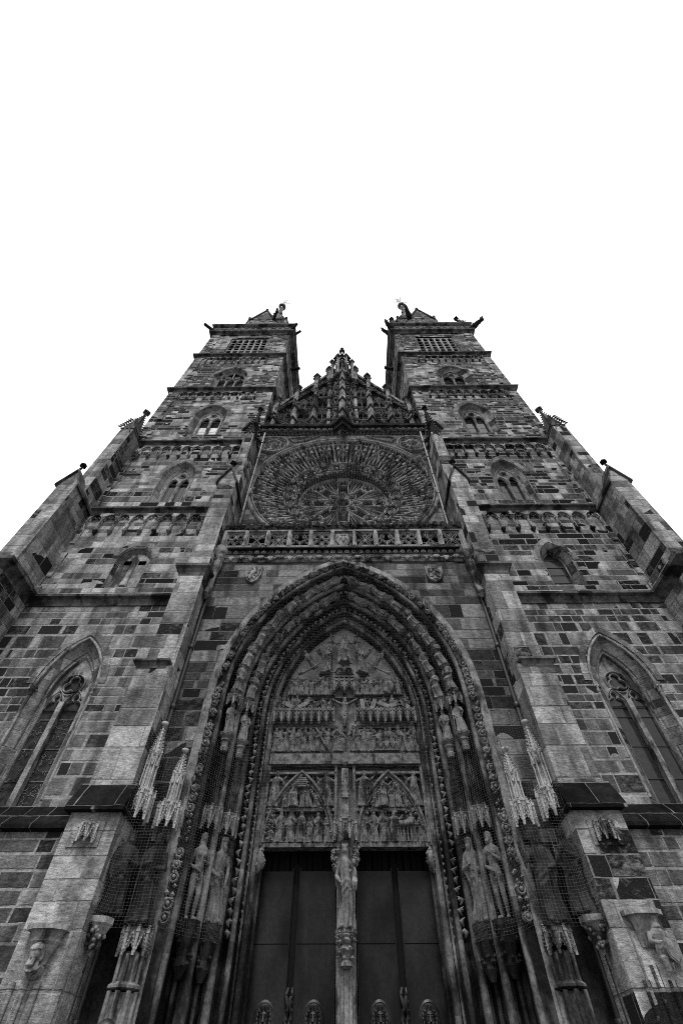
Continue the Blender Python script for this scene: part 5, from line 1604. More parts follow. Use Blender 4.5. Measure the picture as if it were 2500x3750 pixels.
def canopy(cx, cy, z0, z1, r, face, mat, spire=None, spire_mat=None, name="canopy", sides=3, par=None, shaft=None):
    """projecting tabernacle: gabled arches hanging on small buttresses, optional tall spire"""
    root = link(name, None, par or church)
    h = z1 - z0; k = MB(); n = 8; L = 2 * r * math.tan(PI / n)
    fill = MB()
    for i in range(-(sides // 2) - 1, sides // 2 + 2):
        a = face + i * 2 * PI / n; nx, ny = cos(a), sin(a); ap = r
        f = lambda u, v, d, nx=nx, ny=ny, ap=ap: (cx + nx * (ap - d) - ny * u, cy + ny * (ap - d) + nx * u, v)
        w = L / 2
        k.bar([(-w * .98, z0 + h * .05), (0, z1 - h * .20), (w * .98, z0 + h * .05)], h * .10, .05, -.04, fr=f)
        k.bar(trefoil_head(0, w * .8, z0 + h * .10, z0 + h * .42, cusp=.35), h * .05, .03, -.005, fr=f)
        for q in range(5):
            for e in (-1, 1): k.octa(f(e * w * (.88 - .18 * q), z0 + h * (.16 + .14 * q), -.045), L * .09, L * .09, L * .11)
        fill.prism([(-w, z1), (-w, z0 + h * .12)] + arc_head(0, w * .80, z0 + h * .12, z0 + h * .36, 4) + [(w, z0 + h * .12), (w, z1)], .02, .05, fr=f)
        for e in (-1, 0, 1): k.bar([(e * w * .5, z0 + h * .55), (e * w * .5, z1 - h * .05)], L * .07, .03, -.01, fr=f)
        # corner buttress and pinnacle
        p = f(w, 0, -.02); b = L * .12
        k.box(p[0] - b, p[0] + b, p[1] - b, p[1] + b, z0 - h * .06, z1 - h * .18)
        k.loft([[(p[0] - q, p[1] - q, z), (p[0] + q, p[1] - q, z), (p[0] + q, p[1] + q, z), (p[0] - q, p[1] + q, z)] for q, z in ((b * 1.5, z1 - h * .2), (b * 1.3, z1 - h * .12), (b * .2, z1 + h * .12))])
        for q in range(3): k.octa((p[0], p[1], z1 - h * .10 + q * h * .08), b * 1.7, b * 1.7, b)
    k.lathe(cx, cy, [(r * 1.04, z1 - h * .06), (r * 1.12, z1 - h * .03), (r * 1.12, z1), (r * .9, z1 + h * .02)], n, False, face + PI / n)
    part("gabled_arches", k, mat, root); part("backing", fill, mat, root)
    if spire:
        sp = MB(); ws = r * 1.05; mid = z1 + (spire - z1) * .50
        for i in range(-2, 3):
            a = face + i * PI / 4; sp.tube([(cx + ws * .62 * cos(a), cy + ws * .62 * sin(a), z1), (cx + ws * .58 * cos(a), cy + ws * .58 * sin(a), mid)], ws * .09, 5)
        sp.lathe(cx, cy, [(ws * .60, z1 - .02), (ws * .66, z1 + .05), (ws * .52, z1 + .1), (ws * .48, mid)], n, False, face + PI / n)
        for i in range(-1, 2):
            a = face + i * PI / 4; nx, ny = cos(a), sin(a); ap = ws * .56
            f = lambda u, v, d, nx=nx, ny=ny, ap=ap: (cx + nx * (ap - d) - ny * u, cy + ny * (ap - d) + nx * u, v)
            lw = ws * .23; g0 = mid - (spire - z1) * .16
            sp.bar([(-lw, g0), (0, mid + .06), (lw, g0)], .03, .04, -.03, fr=f); sp.bar(arc_head(0, lw * .7, g0, g0 + .12), .02, .03, -.01, fr=f); sp.octa(f(0, mid + .08, -.02), .035, .035, .06)
        sp.lathe(cx, cy, [(ws * .56, mid - .02), (ws * .66, mid + .03), (ws * .5, mid + .07)], n, False, face + PI / n)
        for i in range(8): 
            a = face + i * PI / 4; sp.octa((cx + ws * .6 * cos(a), cy + ws * .6 * sin(a), mid + .07), .035, .035, .06)
        spirelet(sp, cx, cy, ws * 1.0, mid + .03, spire, 8, 8, 0, cs=.05, fin=False)
        sp.lathe(cx, cy, [(.05, spire - .06), (.10, spire - .02), (.10, spire + .04), (.04, spire + .06)], 8)
        part("spire", sp, spire_mat or mat, root)
    return root
canopy(0, .02, 5.56, 6.02, .28, -PI / 2, 'portal', name="trumeau_canopy", par=tr_)

for s in (-1, 1):
    for q in (0, 1):
        x0, x1 = (.28, 1.24) if q == 0 else (1.42, 2.34)
        a, b = (x0, x1) if s > 0 else (-x1, -x0)
        d = link("door_leaf", None, church)
        tag(d, f"dark bronze leaf of the {'left' if s < 0 else 'right'} door, {'next to the stone pier' if q == 0 else 'next to the outer jamb'}")
        k = MB(); k.box(a, b, .60, .68, .80, 3.555); k.box(a, b, .60, .68, 3.575, 5.03); k.box(a + .01, b - .01, .63, .66, 3.5, 3.6)
        part("sheet", k, 'bronze', d)
        cx = (a + b) / 2; cz = 2.30
        k = MB(); k.loft([[(cx + rx * cos(2 * PI * j / 32), y, cz + rx * 1.28 * sin(2 * PI * j / 32)) for j in range(32)] for rx, y in ((.25, .599), (.25, .585), (.215, .56), (.205, .57))], True, False)
        k.loft([[(cx + rx * cos(2 * PI * j / 32), y, cz + rx * 1.28 * sin(2 * PI * j / 32)) for j in range(32)] for rx, y in ((.205, .572), (.12, .55), (.001, .53))], True, False)
        for j in range(18):     # mane
            an = 2 * PI * j / 18; k.ball((cx + .15 * cos(an), .545, cz + .19 * sin(an)), .032, .03, .05, 6, 4)
        # lion mask: brow, cheeks, nose, eyes, muzzle
        k.ball((cx, .53, cz), .115, .07, .15, 12, 9); k.tube([(cx, .47, cz + .10), (cx, .44, cz + .0), (cx, .43, cz - .05)], [.022, .026, .045], 7)
        for e in (-1, 1):
            k.ball((cx + e * .048, .46, cz + .045), .026, .02, .018, 6, 4); k.tube([(cx + e * .01, .455, cz + .075), (cx + e * .06, .46, cz + .09), (cx + e * .10, .49, cz + .06)], .016, 5)
            k.ball((cx + e * .045, .45, cz - .07), .05, .045, .035, 8, 5); k.ball((cx + e * .095, .51, cz + .12), .03, .03, .035, 6, 4)
        k.tube([(cx - .08, .46, cz - .11), (cx, .43, cz - .12), (cx + .08, .46, cz - .11)], .018, 5)
        for e in range(-3, 4): k.tube([(cx + e * .03, .50, cz + .12), (cx + e * .035, .50, cz + .22)], .014, 4)
        me = k.build("lion_mask", M['bronze2'], d)
    # narrow dark meeting post with twisted handle
    c = s * 1.33; k = MB(); k.box(c - .085, c + .085, .66, .8, .8, 5.2); pst = part("meeting_post", k, 'void')
    k = MB()
    for e in (-1, 1): k.box(c + e * .095 - .012, c + e * .095 + .012, .585, .72, .8, 5.1)
    part("post_edge", k, 'bronze', pst)
    k = MB(); rr = random.Random(2)
    for e in (-1, 1):
        pts = [(c + e * .045 + .03 * sin(q * 1.7 + e), .56 - .04 * cos(q * 1.3), 1.6 + q * .1) for q in range(13)]
        k.tube(pts, [.03 + .022 * abs(sin(q * 1.1)) for q in range(13)], 7)
        for q in range(9): k.octa((c + e * .05 + rr.uniform(-.03, .03), .52, 1.65 + q * .13), .035, .03, .05)
    hd_ = part("door_handle", k, 'bronze2'); hd_.parent = pst
    # dark hollow above the leaves with hanging strips
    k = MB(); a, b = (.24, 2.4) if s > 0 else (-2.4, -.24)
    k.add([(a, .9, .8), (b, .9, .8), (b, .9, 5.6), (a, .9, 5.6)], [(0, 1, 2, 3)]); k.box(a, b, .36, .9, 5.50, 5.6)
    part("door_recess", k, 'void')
    k = MB(); rr = random.Random(3 + s)
    x = a + .05
    while x < b - .15:
        w = rr.uniform(.09, .18); k.hull8([(x, .70, 5.04 - rr.uniform(0, .03)), (x + w, .72, 5.04), (x + w, .74, 5.04), (x, .73, 5.04), (x + .01, .70, 5.5), (x + w - .01, .72, 5.5), (x + w - .01, .74, 5.5), (x + .01, .73, 5.5)]); x += w + rr.uniform(0, .06)
    part("hanging_strips", k, 'void')
    k = MB()
    for q in range(30): k.octa((s * 2.30 + rng.uniform(-.08, .08), .18 + rng.uniform(-.12, .1), 5.12 + rng.uniform(-.2, .28)), .06, .06, .08)
    k.tube([(s * 2.36, .22, 4.9), (s * 2.27, .08, 5.1), (s * 2.33, .1, 5.35)], [.04, .1, .06], 7)
    part("leaf_console", k, 'portal')
    # leaf band lower end already in the foliage; grey jamb shafts
    k = MB()
    for w, y, r in ((2.40, .26, .06), (2.30, .30, .05)): k.tube([(s * w, y, .8), (s * w, y, 5.5)], r, 8)
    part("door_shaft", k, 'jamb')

# ================================================================ statues of the portal
def statue(kind, loc, h, rz, label, group=None, mat=None, rx=0.0, ry=0.0, name='statue'):
    o = fig(kind, loc, h, rz, name, None, rx=rx, ry=ry)
    if kind in ('eve', 'adam', 'j1', 'j2', 'mad'): o.scale.x = h * .86
    tag(o, label, "statue", group)
    return o
JG = None
statue('eve', (-3.62, -1.02, 3.70), 1.74, .55, "nude long haired stone woman standing in the left portal jamb, hand at her hip")
statue('j1', (-3.22, -.56, 3.72), 1.72, .55, "bearded stone man in a flat cap standing in the left portal jamb")
statue('j2', (3.26, -.56, 3.72), 1.74, -.55, "long bearded stone man in a draped cloak standing in the right portal jamb")
statue('adam', (3.66, -1.02, 3.70), 1.74, -.55, "nude stone man standing in the right portal jamb, one hand raised to his chest")
statue('mad', (0, -.24, 3.68), 1.70, 0, "crowned stone woman carrying a child, on the pier between the doors")
statue('n1', (-5.10, -2.02, 3.60), 1.55, .7, "soot black statue in the netted left corner, close against the buttress")
statue('n2', (-4.55, -1.66, 3.52), 1.70, .2, "soot black bearded statue with a staff in the netted left corner")
statue('n3', (4.60, -1.66, 3.52), 1.70, -.2, "soot black statue with a raised arm in the netted right corner")
statue('n4', (5.14, -2.02, 3.60), 1.55, -.7, "soot black statue with praying hands in the netted right corner, close to the buttress")
# upper pairs at the springing of the arch
for s, side in ((-1, "left"), (1, "right")):
    statue('q1', (s * 3.58, -.98, 8.06), .98, -s * .6, f"upright robed carving with a staff where the outer arch springs, {side} side")
    statue('q2', (s * 3.20, -.55, 8.02), .98, -s * .6, f"upright robed carving in a cap where the inner arch springs, {side} side")
# seated figures in the two hollows of the arch
ORD = ["lowest", "second", "third", "fourth", "fifth", "sixth", "topmost"]
for w, y, nm, n, h in ((3.62, -.93, "outer", 7, .98), (3.24, -.48, "inner", 6, .95)):
    Rr = w + AC; A = math.acos(AC / Rr)
    for s, side in ((-1, "left"), (1, "right")):
        for i in range(n):
            t = A * (.055 + .89 * i / (n - .35)); x = -(AC - Rr * cos(t)) ; z = AZ + Rr * sin(t)
            kd = ('p1', 'p2', 'p3')[(i + (s > 0) + (nm == "inner")) % 3]
            word = ORD[i] if i < n - 1 else "topmost"
            o = statue(kd, (s * x, y, z), h, 0, f"{word} seated figure in the {nm} hollow of the portal arch, {side} side", "small figures seated in the portal arch")
            # lean with the arch, facing out and slightly down
            lean = t * .92
            m = Matrix.Rotation(-s * lean, 4, 'Y') @ Matrix.Rotation(-s * .65, 4, 'Z') @ Matrix.Rotation(.18, 4, 'X')
            o.rotation_euler = m.to_euler('XYZ')
            # little canopy that carries each figure
            k = MB()
            d = Vector((-s * sin(lean), 0, cos(lean)))
            for q in range(5):
                a = 2 * PI * q / 5; k.octa((.13 * cos(a), .10 * sin(a) - .03, -.05), .06, .06, .10)
            k.lathe(0, -.02, [(.10, -.18), (.17, -.10), (.19, -.03), (.19, .0), (.12, .01)], 8, False)
            kk = MB().join(k, Matrix.Translation((s * x, y, z)) @ Matrix.Rotation(-s * lean, 4, 'Y'))
            part("figure_console", kk, 'portal', portal)
# consoles, shafts and canopies along the jambs
for s in (-1, 1):
    fa = -PI / 2 - s * .62
    for x, y in ((3.60, -.98), (3.22, -.53)):
        canopy(s * x, y + .06, 5.52, 6.02, .23, fa, 'portal', 7.55, 'jamb', name="canopy", par=portal)
        canopy(s * x, y + .05, 8.93, 9.28, .23, fa, 'portal', name="canopy", par=portal)
        k = MB(); k.lathe(s * x, y, [(.10, 7.52), (.13, 7.62), (.10, 7.66), (.12, 7.78), (.16, 7.82), (.14, 7.88), (.22, 7.96), (.24, 8.03), (.1, 8.05)], 8, False)
        for q in range(10): a = 2 * PI * q / 10; k.octa((s * x + .2 * cos(a), y + .2 * sin(a), 8.0), .05, .05, .05)
        part("console", k, 'portal', portal)
        k = MB(); k.lathe(s * x, y - .03, [(.06, 2.75), (.16, 2.95), (.13, 3.1), (.20, 3.3), (.24, 3.52), (.27, 3.6), (.27, 3.70), (.1, 3.71)], 8, False)
        for q in range(26):
            a = rng.uniform(0, 6.28); z = rng.choice((rng.uniform(2.95, 3.15), rng.uniform(3.32, 3.55))); r = .17 + (z - 3) * .12; k.octa((s * x + r * cos(a), y - .03 + r * sin(a), z), .055, .055, .06)
        part("statue_console", k, 'sooty', portal)
    # vertical shafts beneath the statues
    k = MB()
    for w, y, r in ((3.70, -.78, .05), (3.55, -.70, .06), (3.28, -.42, .05), (3.14, -.28, .05)): k.tube([(s * w, y, .8), (s * w, y, 5.3)], r, 7)
    part("jamb_shaft", k, 'jamb', portal)
    # pale canopies in the corner beside the buttress
    c = canopy(s * 4.56, -1.50, 5.38, 5.92, .25, -PI / 2, 'light', 7.30, 'light'); tag(c, "pale renewed canopy with a spire on the portal wall, " + ("left" if s < 0 else "right"))
    c = canopy(s * 5.20, -1.95, 5.42, 6.05, .26, -PI / 2 - s * .7, 'light', 7.85, 'light'); tag(c, "pale renewed canopy with a spire in the corner of the buttress, " + ("left" if s < 0 else "right"))
    k = MB(); k.box(s * 4.56 - .30, s * 4.56 + .30, PY - .06, PY + .02, 5.15, 5.95); part("backing_slab", k, 'mid', c)
    # shafted pedestal with a canopy collar
    c = canopy(s * 4.54, -1.52, 3.05, 3.47, .26, -PI / 2, 'pale'); tag(c, "pale gabled collar of the pedestal in the corner, " + ("left" if s < 0 else "right"))
    k = MB()
    for i in range(-2, 3):
        a = -PI / 2 + i * PI / 4; k.tube([(s * 4.54 + .23 * cos(a), -1.5 + .23 * sin(a), 2.62), (s * 4.54 + .23 * cos(a), -1.5 + .23 * sin(a), 3.06)], .045, 7)
    k.lathe(s * 4.54, -1.5, [(.2, 2.6), (.2, 3.1)], 8, False)
    k.lathe(s * 4.54, -1.5, [(.22, 2.52), (.34, 2.56), (.34, 2.60), (.24, 2.66)], 8, False)
    k.lathe(s * 4.54, -1.5, [(.36, .8), (.36, 1.6), (.28, 1.9), (.27, 2.5)], 8, False)
    for i in range(-2, 3):
        a = -PI / 2 + i * PI / 4; k.tube([(s * 4.54 + .29 * cos(a), -1.5 + .29 * sin(a), .8), (s * 4.54 + .27 * cos(a), -1.5 + .27 * sin(a), 2.52)], .055, 7)
    part("pedestal", k, 'mid')
    k = MB(); k.lathe(s * 4.54, -1.55, [(.27, 3.46), (.30, 3.5), (.3, 3.53)], 8, False); part("pedestal_top", k, 'niche')
    # carved bracket on the buttress flank
    k = MB(); k.lathe(s * 5.24, -2.02, [(.02, 2.98), (.10, 3.15), (.20, 3.30), (.26, 3.42), (.30, 3.46), (.30, 3.56), (.1, 3.57)], 8, False)
    for q in range(22):
        a = rng.uniform(PI * .9, PI * 2.1); z = rng.uniform(3.05, 3.38); r = .06 + (z - 2.98) * .45; k.ball((s * 5.24 + r * cos(a), -2.02 + r * sin(a), z), .05, .05, .045, 6, 4)
    part("flower_bracket", k, 'pale')
    k = MB(); k.lathe(s * 5.24, -2.02, [(.24, 3.565), (.24, 3.6), (.2, 3.61)], 8, False); part("statue_plinth", k, 'niche')
    # thin black sheet over the wall of the corner recess
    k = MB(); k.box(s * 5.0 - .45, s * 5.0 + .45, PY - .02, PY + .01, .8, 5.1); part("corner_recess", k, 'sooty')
    k = MB(); k.tube([(s * 5.36, -1.78, .8), (s * 5.36, -1.78, 3.0)], .035, 6)
    for z in (1.2, 2.0, 2.8): k.ball((s * 5.36, -1.80, z), .05, .05, .04, 6, 4)
    part("lightning_rod", k, 'iron')
    # canopy on the buttress front and the console below it
    c = canopy(s * 5.98, -2.50, 4.78, 5.14, .20, -PI / 2, 'light' if s < 0 else 'pale'); tag(c, "small pale canopy on the front of the buttress, " + ("left" if s < 0 else "right"))
# niche ribs low on the buttress fronts
for s in (-1, 1):
    k = MB()
    for u in (-.34, -.1, .14): k.tube([(s * 5.98 + u, -2.52, .2), (s * 5.98 + u, -2.52, 2.55 + .2 * (u == -.1))], .07, 7)
    part("buttress_ribs", k, 'butt_l' if s < 0 else 'butt_r')
# bearded head console on the left
hc = link("head_console", None, church); tag(hc, "console resting on a bearded stone head")
k = MB(); X, Y0 = -5.98, -2.50
k.plan([(X + .34, Y0 + .05), (X + .34, Y0 - .16), (X + .16, Y0 - .30), (X - .16, Y0 - .30), (X - .34, Y0 - .16), (X - .34, Y0 + .05)], [(-.3, 3.26), (.06, 3.26), (.06, 3.34), (-.3, 3.34)], -1)
k.loft([[(X + a * w, Y0 - b, z) for a, b in ((-1, -.05), (-1, d * .5), (-.5, d), (.5, d), (1, d * .5), (1, -.05))] for z, w, d in ((3.26, .32, .28), (3.16, .27, .24), (3.10, .29, .25), (3.05, .25, .2), (2.78, .16, .10))], False, False)
part("slab", k, 'pale', hc)
k = MB(); head(k, (X - .02, Y0 - .17, 2.92), .30, -.25, .35, .5, .6); k.tube([(X, Y0 + .02, 2.72), (X - .01, Y0 - .15, 2.75), (X, Y0 - .1, 2.86)], [.16, .15, .1], 10)
me = fuse(k, .009, 1); me.materials.append(M['pale']); link("carved_head", me, hc)
# knight with a shield on the right
kc = link("knight_console", None, church); tag(kc, "console carried by a stone warrior in mail with a shield")
X = 6.02; k = MB()
k.plan([(X + .32, Y0 + .05), (X + .32, Y0 - .16), (X + .16, Y0 - .28), (X - .16, Y0 - .28), (X - .32, Y0 - .16), (X - .32, Y0 + .05)], [(-.3, 3.46), (.06, 3.46), (.06, 3.54), (-.3, 3.54)], -1)
k.loft([[(X + a * w, Y0 - b, z) for a, b in ((-1, -.05), (-1, d * .5), (-.5, d), (.5, d), (1, d * .5), (1, -.05))] for z, w, d in ((3.46, .30, .26), (3.34, .24, .2), (3.0, .2, .04))], False, False)
part("slab", k, 'pale', kc)
k = MB(); bx = X + .12
k.loft([[(bx + cos(2 * PI * j / 18) * rx, Y0 - .16 + sin(2 * PI * j / 18) * ry, z) for j in range(18)] for z, rx, ry in ((2.80, .13, .10), (2.92, .14, .11), (3.05, .13, .10), (3.16, .17, .11), (3.22, .14, .10), (3.27, .08, .08), (3.32, .07, .07))], True, True, True)
head(k, (bx + .01, Y0 - .18, 3.42), .21, -.3, .1, 0, 0)
k.lathe(bx + .01, Y0 - .155, [(.115, 3.26), (.10, 3.34), (.098, 3.45), (.085, 3.52), (.03, 3.57)], 14)
for e in (-1, 1):
    k.tube([(bx + e * .15, Y0 - .16, 3.19), (bx + e * .21, Y0 - .22, 3.06), (bx + e * .10, Y0 - .34, 3.02)], [.055, .05, .035], 8); hand(k, (bx + e * .10, Y0 - .34, 3.03), (-e, -.3, .1), .08)
    k.tube([(bx + e * .07, Y0 - .14, 2.84), (bx + e * .10, Y0 - .30, 2.80), (bx + e * .08, Y0 - .24, 2.64)], [.075, .065, .05], 8)
me = fuse(k, .009, 1); me.materials.append(M['pale']); link("carved_warrior", me, kc)
k = MB(); sh = [(bx - .02, 3.10), (bx + .10, 3.06), (bx + .20, 2.98), (bx + .18, 2.80), (bx + .08, 2.70), (bx - .03, 2.80), (bx - .10, 2.96)]
k.prism(sh, Y0 - .40, Y0 - .36, back=True); k.prism([(bx + (u - bx - .05) * .8 + .05, 2.9 + (v - 2.9) * .8) for u, v in sh], Y0 - .415, Y0 - .40); part("shield", k, 'mid', kc)
for s in (-1, 1):
    k = MB(); k.box(s * 6.0 - .36, s * 6.0 + .36, -2.53, -2.45, 4.70, 5.2); part("canopy_backing", k, 'butt_l' if s < 0 else 'butt_r')

# coats of arms high on the portal wall
for s in (-1, 1):
    cx, cz = s * 3.72, 14.42; y = PY
    sh = [(cx - .36, cz + .40), (cx - .12, cz + .36), (cx, cz + .42), (cx + .12, cz + .36), (cx + .36, cz + .40), (cx + .34, cz + .0), (cx + .2, cz - .34), (cx, cz - .46), (cx - .2, cz - .34), (cx - .34, cz + .0)]
    k = MB(); k.prism(sh, y - .10, y + .02); part_ = part("coat_of_arms", k, 'mid'); tag(part_, "carved shield with " + ("a climbing beast" if s < 0 else "a spread eagle"))
    k = MB()
    if s > 0:
        k.ball((cx, y - .12, cz - .02), .08, .06, .18, 8, 6); k.ball((cx - .03, y - .13, cz + .22), .06, .05, .06, 7, 5); k.tube([(cx - .05, y - .13, cz + .22), (cx - .14, y - .12, cz + .19)], [.03, .01], 5)
        for e in (-1, 1):
            for q in range(6): k.tube([(cx + e * .06, y - .11, cz + .10), (cx + e * (.2 + .012 * q), y - .13, cz + .26 - q * .05), (cx + e * (.27 - .015 * q), y - .11, cz + .12 - q * .07)], [.03, .026, .012], 5)
            k.tube([(cx + e * .05, y - .11, cz - .14), (cx + e * .14, y - .12, cz - .24), (cx + e * .18, y - .11, cz - .2)], [.03, .02, .02], 5)
        k.tube([(cx, y - .11, cz - .15), (cx, y - .11, cz - .36)], [.05, .1], 6, squash=.5)
    else:
        k.tube([(cx - .12, y - .11, cz - .30), (cx - .04, y - .13, cz - .05), (cx + .06, y - .13, cz + .14), (cx + .04, y - .14, cz + .26)], [.06, .09, .08, .05], 8); k.ball((cx - .0, y - .14, cz + .28), .08, .06, .06, 8, 6)
        for q, (a, b) in enumerate(((-.2, .16), (-.22, .04), (.16, -.12), (.10, -.28), (-.24, -.2))): k.tube([(cx, y - .11, cz + .02 + .05 * (b > 0) - .1 * (b < 0)), (cx + a * .6, y - .12, cz + b + .05), (cx + a, y - .11, cz + b)], [.045, .035, .03], 6)
        k.tube([(cx + .08, y - .11, cz - .2), (cx + .24, y - .12, cz - .05), (cx + .2, y - .12, cz + .2), (cx + .27, y - .11, cz + .28)], [.02, .025, .02, .03], 5)
    part("heraldic_beast", k, 'pale', part_)

# down pipes and end consoles of the gallery
for s in (-1, 1):
    k = MB(); x = s * 5.36
    k.tube([(x, -.02, 30.4), (x, -.06, 24.0), (x, -.08, 17.9)], .065, 8)
    for z in range(18, 30, 2): k.lathe(x, -.06, [(.07, z), (.095, z + .02), (.095, z + .12), (.07, z + .14)], 8)
    k.tube([(x, -.05, 22.0), (x - s * .1, -.12, 22.15), (x - s * .12, -.12, 22.5)], .06, 6)
    part("down_pipe", k, 'pipe')
    k = MB(); x = s * 5.34
    k.tube([(x, PY - .06, 13.2), (x, PY - .06, 10.0), (x, PY - .07, .9)], .07, 8)
    for z in (2, 4.2, 6.4, 8.6, 10.8): k.lathe(x, PY - .07, [(.075, z), (.10, z + .02), (.10, z + .14), (.075, z + .16)], 8)
    part("down_pipe", k, 'iron')
    k = MB(); x = s * 5.30; yb = PY - .12
    k.lathe(x, yb, [(.10, 14.35), (.12, 14.5), (.20, 14.75), (.22, 15.0), (.18, 15.05), (.20, 15.2), (.27, 15.5), (.30, 15.6), (.30, 15.9)], 8, False)
    k.tube([(x, yb, 14.4), (x, yb - .1, 14.05), (x, yb - .05, 13.6), (x, yb - .22, 13.25), (x, yb - .30, 13.12)], [.12, .14, .12, .13, .08], 7)
    k.octa((x, yb - .16, 13.05), .2, .2, .14)
    for q in range(14): k.octa((x + rng.uniform(-.2, .2), yb - .2 + rng.uniform(-.05, .05), 15.1 + rng.uniform(0, .5)), .06, .06, .07)
    part("gallery_end_console", k, 'mid')

# small metal lattice leaning behind the net on the right
k = MB()
for u in (0, .12, .24): k.tube([(4.98 + u, -1.72, 4.55), (5.02 + u, -1.68, 5.28)], .010, 4)
for i in range(5): k.tube([(4.98 + i * .01, -1.72 + i * .01, 4.56 + i * .18), (5.22 + i * .01, -1.72 + i * .01, 4.56 + i * .18)], .010, 4)
tag(k.build("metal_lattice", M['pale']), "small pale metal lattice behind the net in the right corner", "lattice")

# ================================================================ bird nets
def net(name, P, nu, nv, su, sv, r, label, keep=None, sagx=0.0):
    """P(a, b) gives the point for a, b in 0..1; nu x nv cords"""
    k = MB()
    def run(pts):
        seg = []
        for p in pts:
            if p is None:
                if len(seg) > 1: k.tube(seg, r, 3, caps=False, smooth=False)
                seg = []
            else: seg.append(p)
        if len(seg) > 1: k.tube(seg, r, 3, caps=False, smooth=False)
    for i in range(nu + 1): run([P(i / nu, j / sv) if keep is None or keep(P(i / nu, j / sv)) else None for j in range(sv + 1)])
    for j in range(nv + 1): run([P(i / su, j / nv) if keep is None or keep(P(i / su, j / nv)) else None for i in range(su + 1)])
    return tag(k.build(name, M['cord']), label, "net", "bird nets over the portal carvings")
for s, side in ((-1, "left"), (1, "right")):
    def P(a, b, s=s):
        # from the buttress edge across the corner recess to the inner jamb, slack and rippled
        pts = [(5.44, -2.42), (5.0, -2.34), (4.2, -1.98), (3.9, -1.52), (3.2, -.98), (2.92, -.62)]
        q = a * (len(pts) - 1); i = min(len(pts) - 2, int(q)); t = q - i
        x = pts[i][0] + (pts[i + 1][0] - pts[i][0]) * t; y = pts[i][1] + (pts[i + 1][1] - pts[i][1]) * t
        zb = 3.42 - .04 * sin(a * 9); zt = 8.0 - .6 * max(0, (a - .5))
        z = zb + (zt - zb) * b
        bow = sin(PI * min(1, b * 1.02)) * .12 * sin(PI * a) + .02 * sin(a * 23 + b * 9)
        return (s * (x - .3 * bow + .015 * sin(b * 31 + a * 7)), y - bow, z + .02 * sin(a * 17 + b * 5))
    net("bird_net", P, 62, 80, 40, 36, .0005, f"fine square bird net over the jamb statues and the {side} corner of the portal")
def inside_arch(p):
    if p[2] < AZ: return abs(p[0]) < 3.95
    v = (3.95 + AC) ** 2 - (p[2] - AZ) ** 2
    return v > 0 and abs(p[0]) < math.sqrt(v) - AC
net("bird_net", lambda a, b: (-4.0 + 8.0 * a, -.02 - 1.38 * min(1.0, max(0.0, (b - .0) / .5)) + .03 * sin(a * 40), 5.55 + 9.4 * b), 110, 130, 64, 80, .0004,
    "large fine bird net stretched across the portal arch and the tympanum", inside_arch)
net("bird_net", lambda a, b: (-5.5 + 11.0 * a, -.12 - .9 * (1 - b) ** 3 + .02 * sin(a * 30), 17.6 + 12.0 * b), 120, 100, 24, 30, .0010,
    "wide fine bird net hanging in front of the rose window")

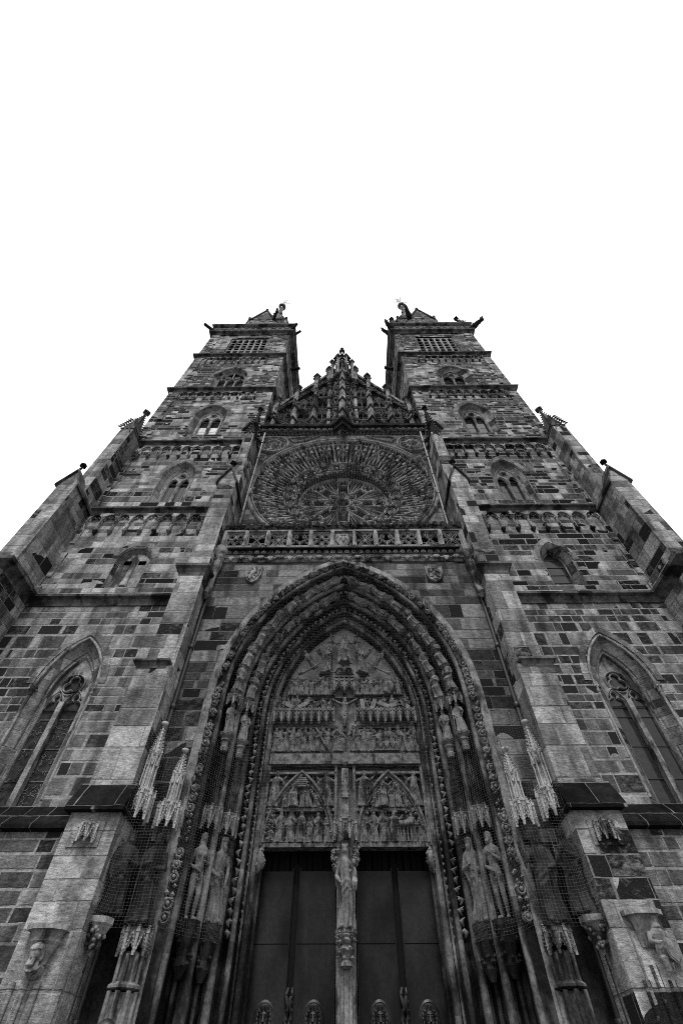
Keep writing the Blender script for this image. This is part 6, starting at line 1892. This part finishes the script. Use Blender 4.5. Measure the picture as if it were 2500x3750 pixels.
# ================================================================ two passers-by at the lower edge
def person(x, y, h, rz, label, jacket, hat=None):
    root = link("person", None, None, (x, y, 0)); root.rotation_euler = (0, 0, rz); tag(root, label, "person", None)
    k = MB()
    T = [(.46, .082, .066), (.52, .092, .070), (.60, .084, .062), (.70, .10, .068), (.78, .112, .062), (.815, .08, .05), (.84, .036, .04), (.88, .033, .037)]
    k.loft([[(cos(2 * PI * j / 18) * rx, sin(2 * PI * j / 18) * ry, z) for j in range(18)] for z, rx, ry in T], True, True, True)
    for s in (-1, 1):
        k.tube([(s * .05, 0, .48), (s * .055, -.008, .28), (s * .052, .012, .05)], [.06, .042, .026], 10)
        k.tube([(s * .108, 0, .78), (s * .14, .015, .61), (s * .135, -.05, .47)], [.036, .03, .018], 8); hand(k, (s * .135, -.05, .465), (0, -.2, -1), .06)
    head(k, (0, -.012, .925), .132, .0, .12, 0, 0)
    me = fuse(k, .009); me.transform(Matrix.Scale(h, 4)); me.materials.append(M['skin']); link("body", me, root)
    c = MB()
    c.loft([[(cos(2 * PI * j / 22) * rx * (1 + .03 * sin(5 * j)), sin(2 * PI * j / 22) * ry, z) for j in range(22)] for z, rx, ry in ((.43, .115, .09), (.50, .112, .088), (.62, .105, .08), (.72, .118, .085), (.80, .122, .074), (.835, .07, .055), (.85, .05, .05))], True, False, True)
    for s in (-1, 1): c.tube([(s * .10, 0, .80), (s * .15, .015, .61), (s * .14, -.05, .49)], [.05, .042, .034], 9)
    me = fuse(c, .009); me.transform(Matrix.Scale(h, 4)); me.materials.append(M[jacket]); link("jacket", me, root)
    t = MB()
    for s in (-1, 1):
        t.tube([(s * .045, 0, .50), (s * .055, -.005, .28), (s * .052, .012, .045)], [.075, .056, .042], 10); 
    me = fuse(t, .009); me.transform(Matrix.Scale(h, 4)); me.materials.append(M['cloth2']); link("trousers", me, root)
    f = MB()
    for s in (-1, 1): f.tube([(s * .052, .04, .022), (s * .055, -.04, .024), (s * .06, -.11, .016)], [.03, .032, .02], 8)
    me = f.mesh("shoes"); me.transform(Matrix.Scale(h, 4)); me.materials.append(M['hair']); link("shoes", me, root)
    hb = MB(); rings = []
    for i in range(12):
        a = PI * .5 * i / 11 * 1.25; rings.append([(.062 * sin(a) * cos(2 * PI * j / 20) * (1 + .03 * sin(j * 2.1)), -.006 + .072 * sin(a) * sin(2 * PI * j / 20), .935 + .066 * cos(a)) for j in range(20)])
    hb.loft(rings, True, True, True)
    me = hb.mesh("hair"); me.transform(Matrix.Scale(h, 4)); me.materials.append(M['hair']); link("hair", me, root)
    if hat:
        gl = MB()
        for s in (-1, 1): gl.tube([(s * .053, .0, .935), (s * .052, -.055, .935)], .004, 5)
        gl.bar(circ(-.026, .932, .021, 14), .006, .006, -.078, True); gl.bar(circ(.026, .932, .021, 14), .006, .006, -.078, True)
        me = gl.mesh("glasses"); me.transform(Matrix.Scale(h, 4)); me.materials.append(M['light']); link("glasses", me, root)
person(-3.42, -6.5, 1.745, 3.0, "person with black hair and a dark jacket before the left buttress", 'cloth')
person(-2.93, -6.5, 1.765, 1.2, "person wearing glasses who looks sideways before the left corner pedestal", 'cloth2', True)
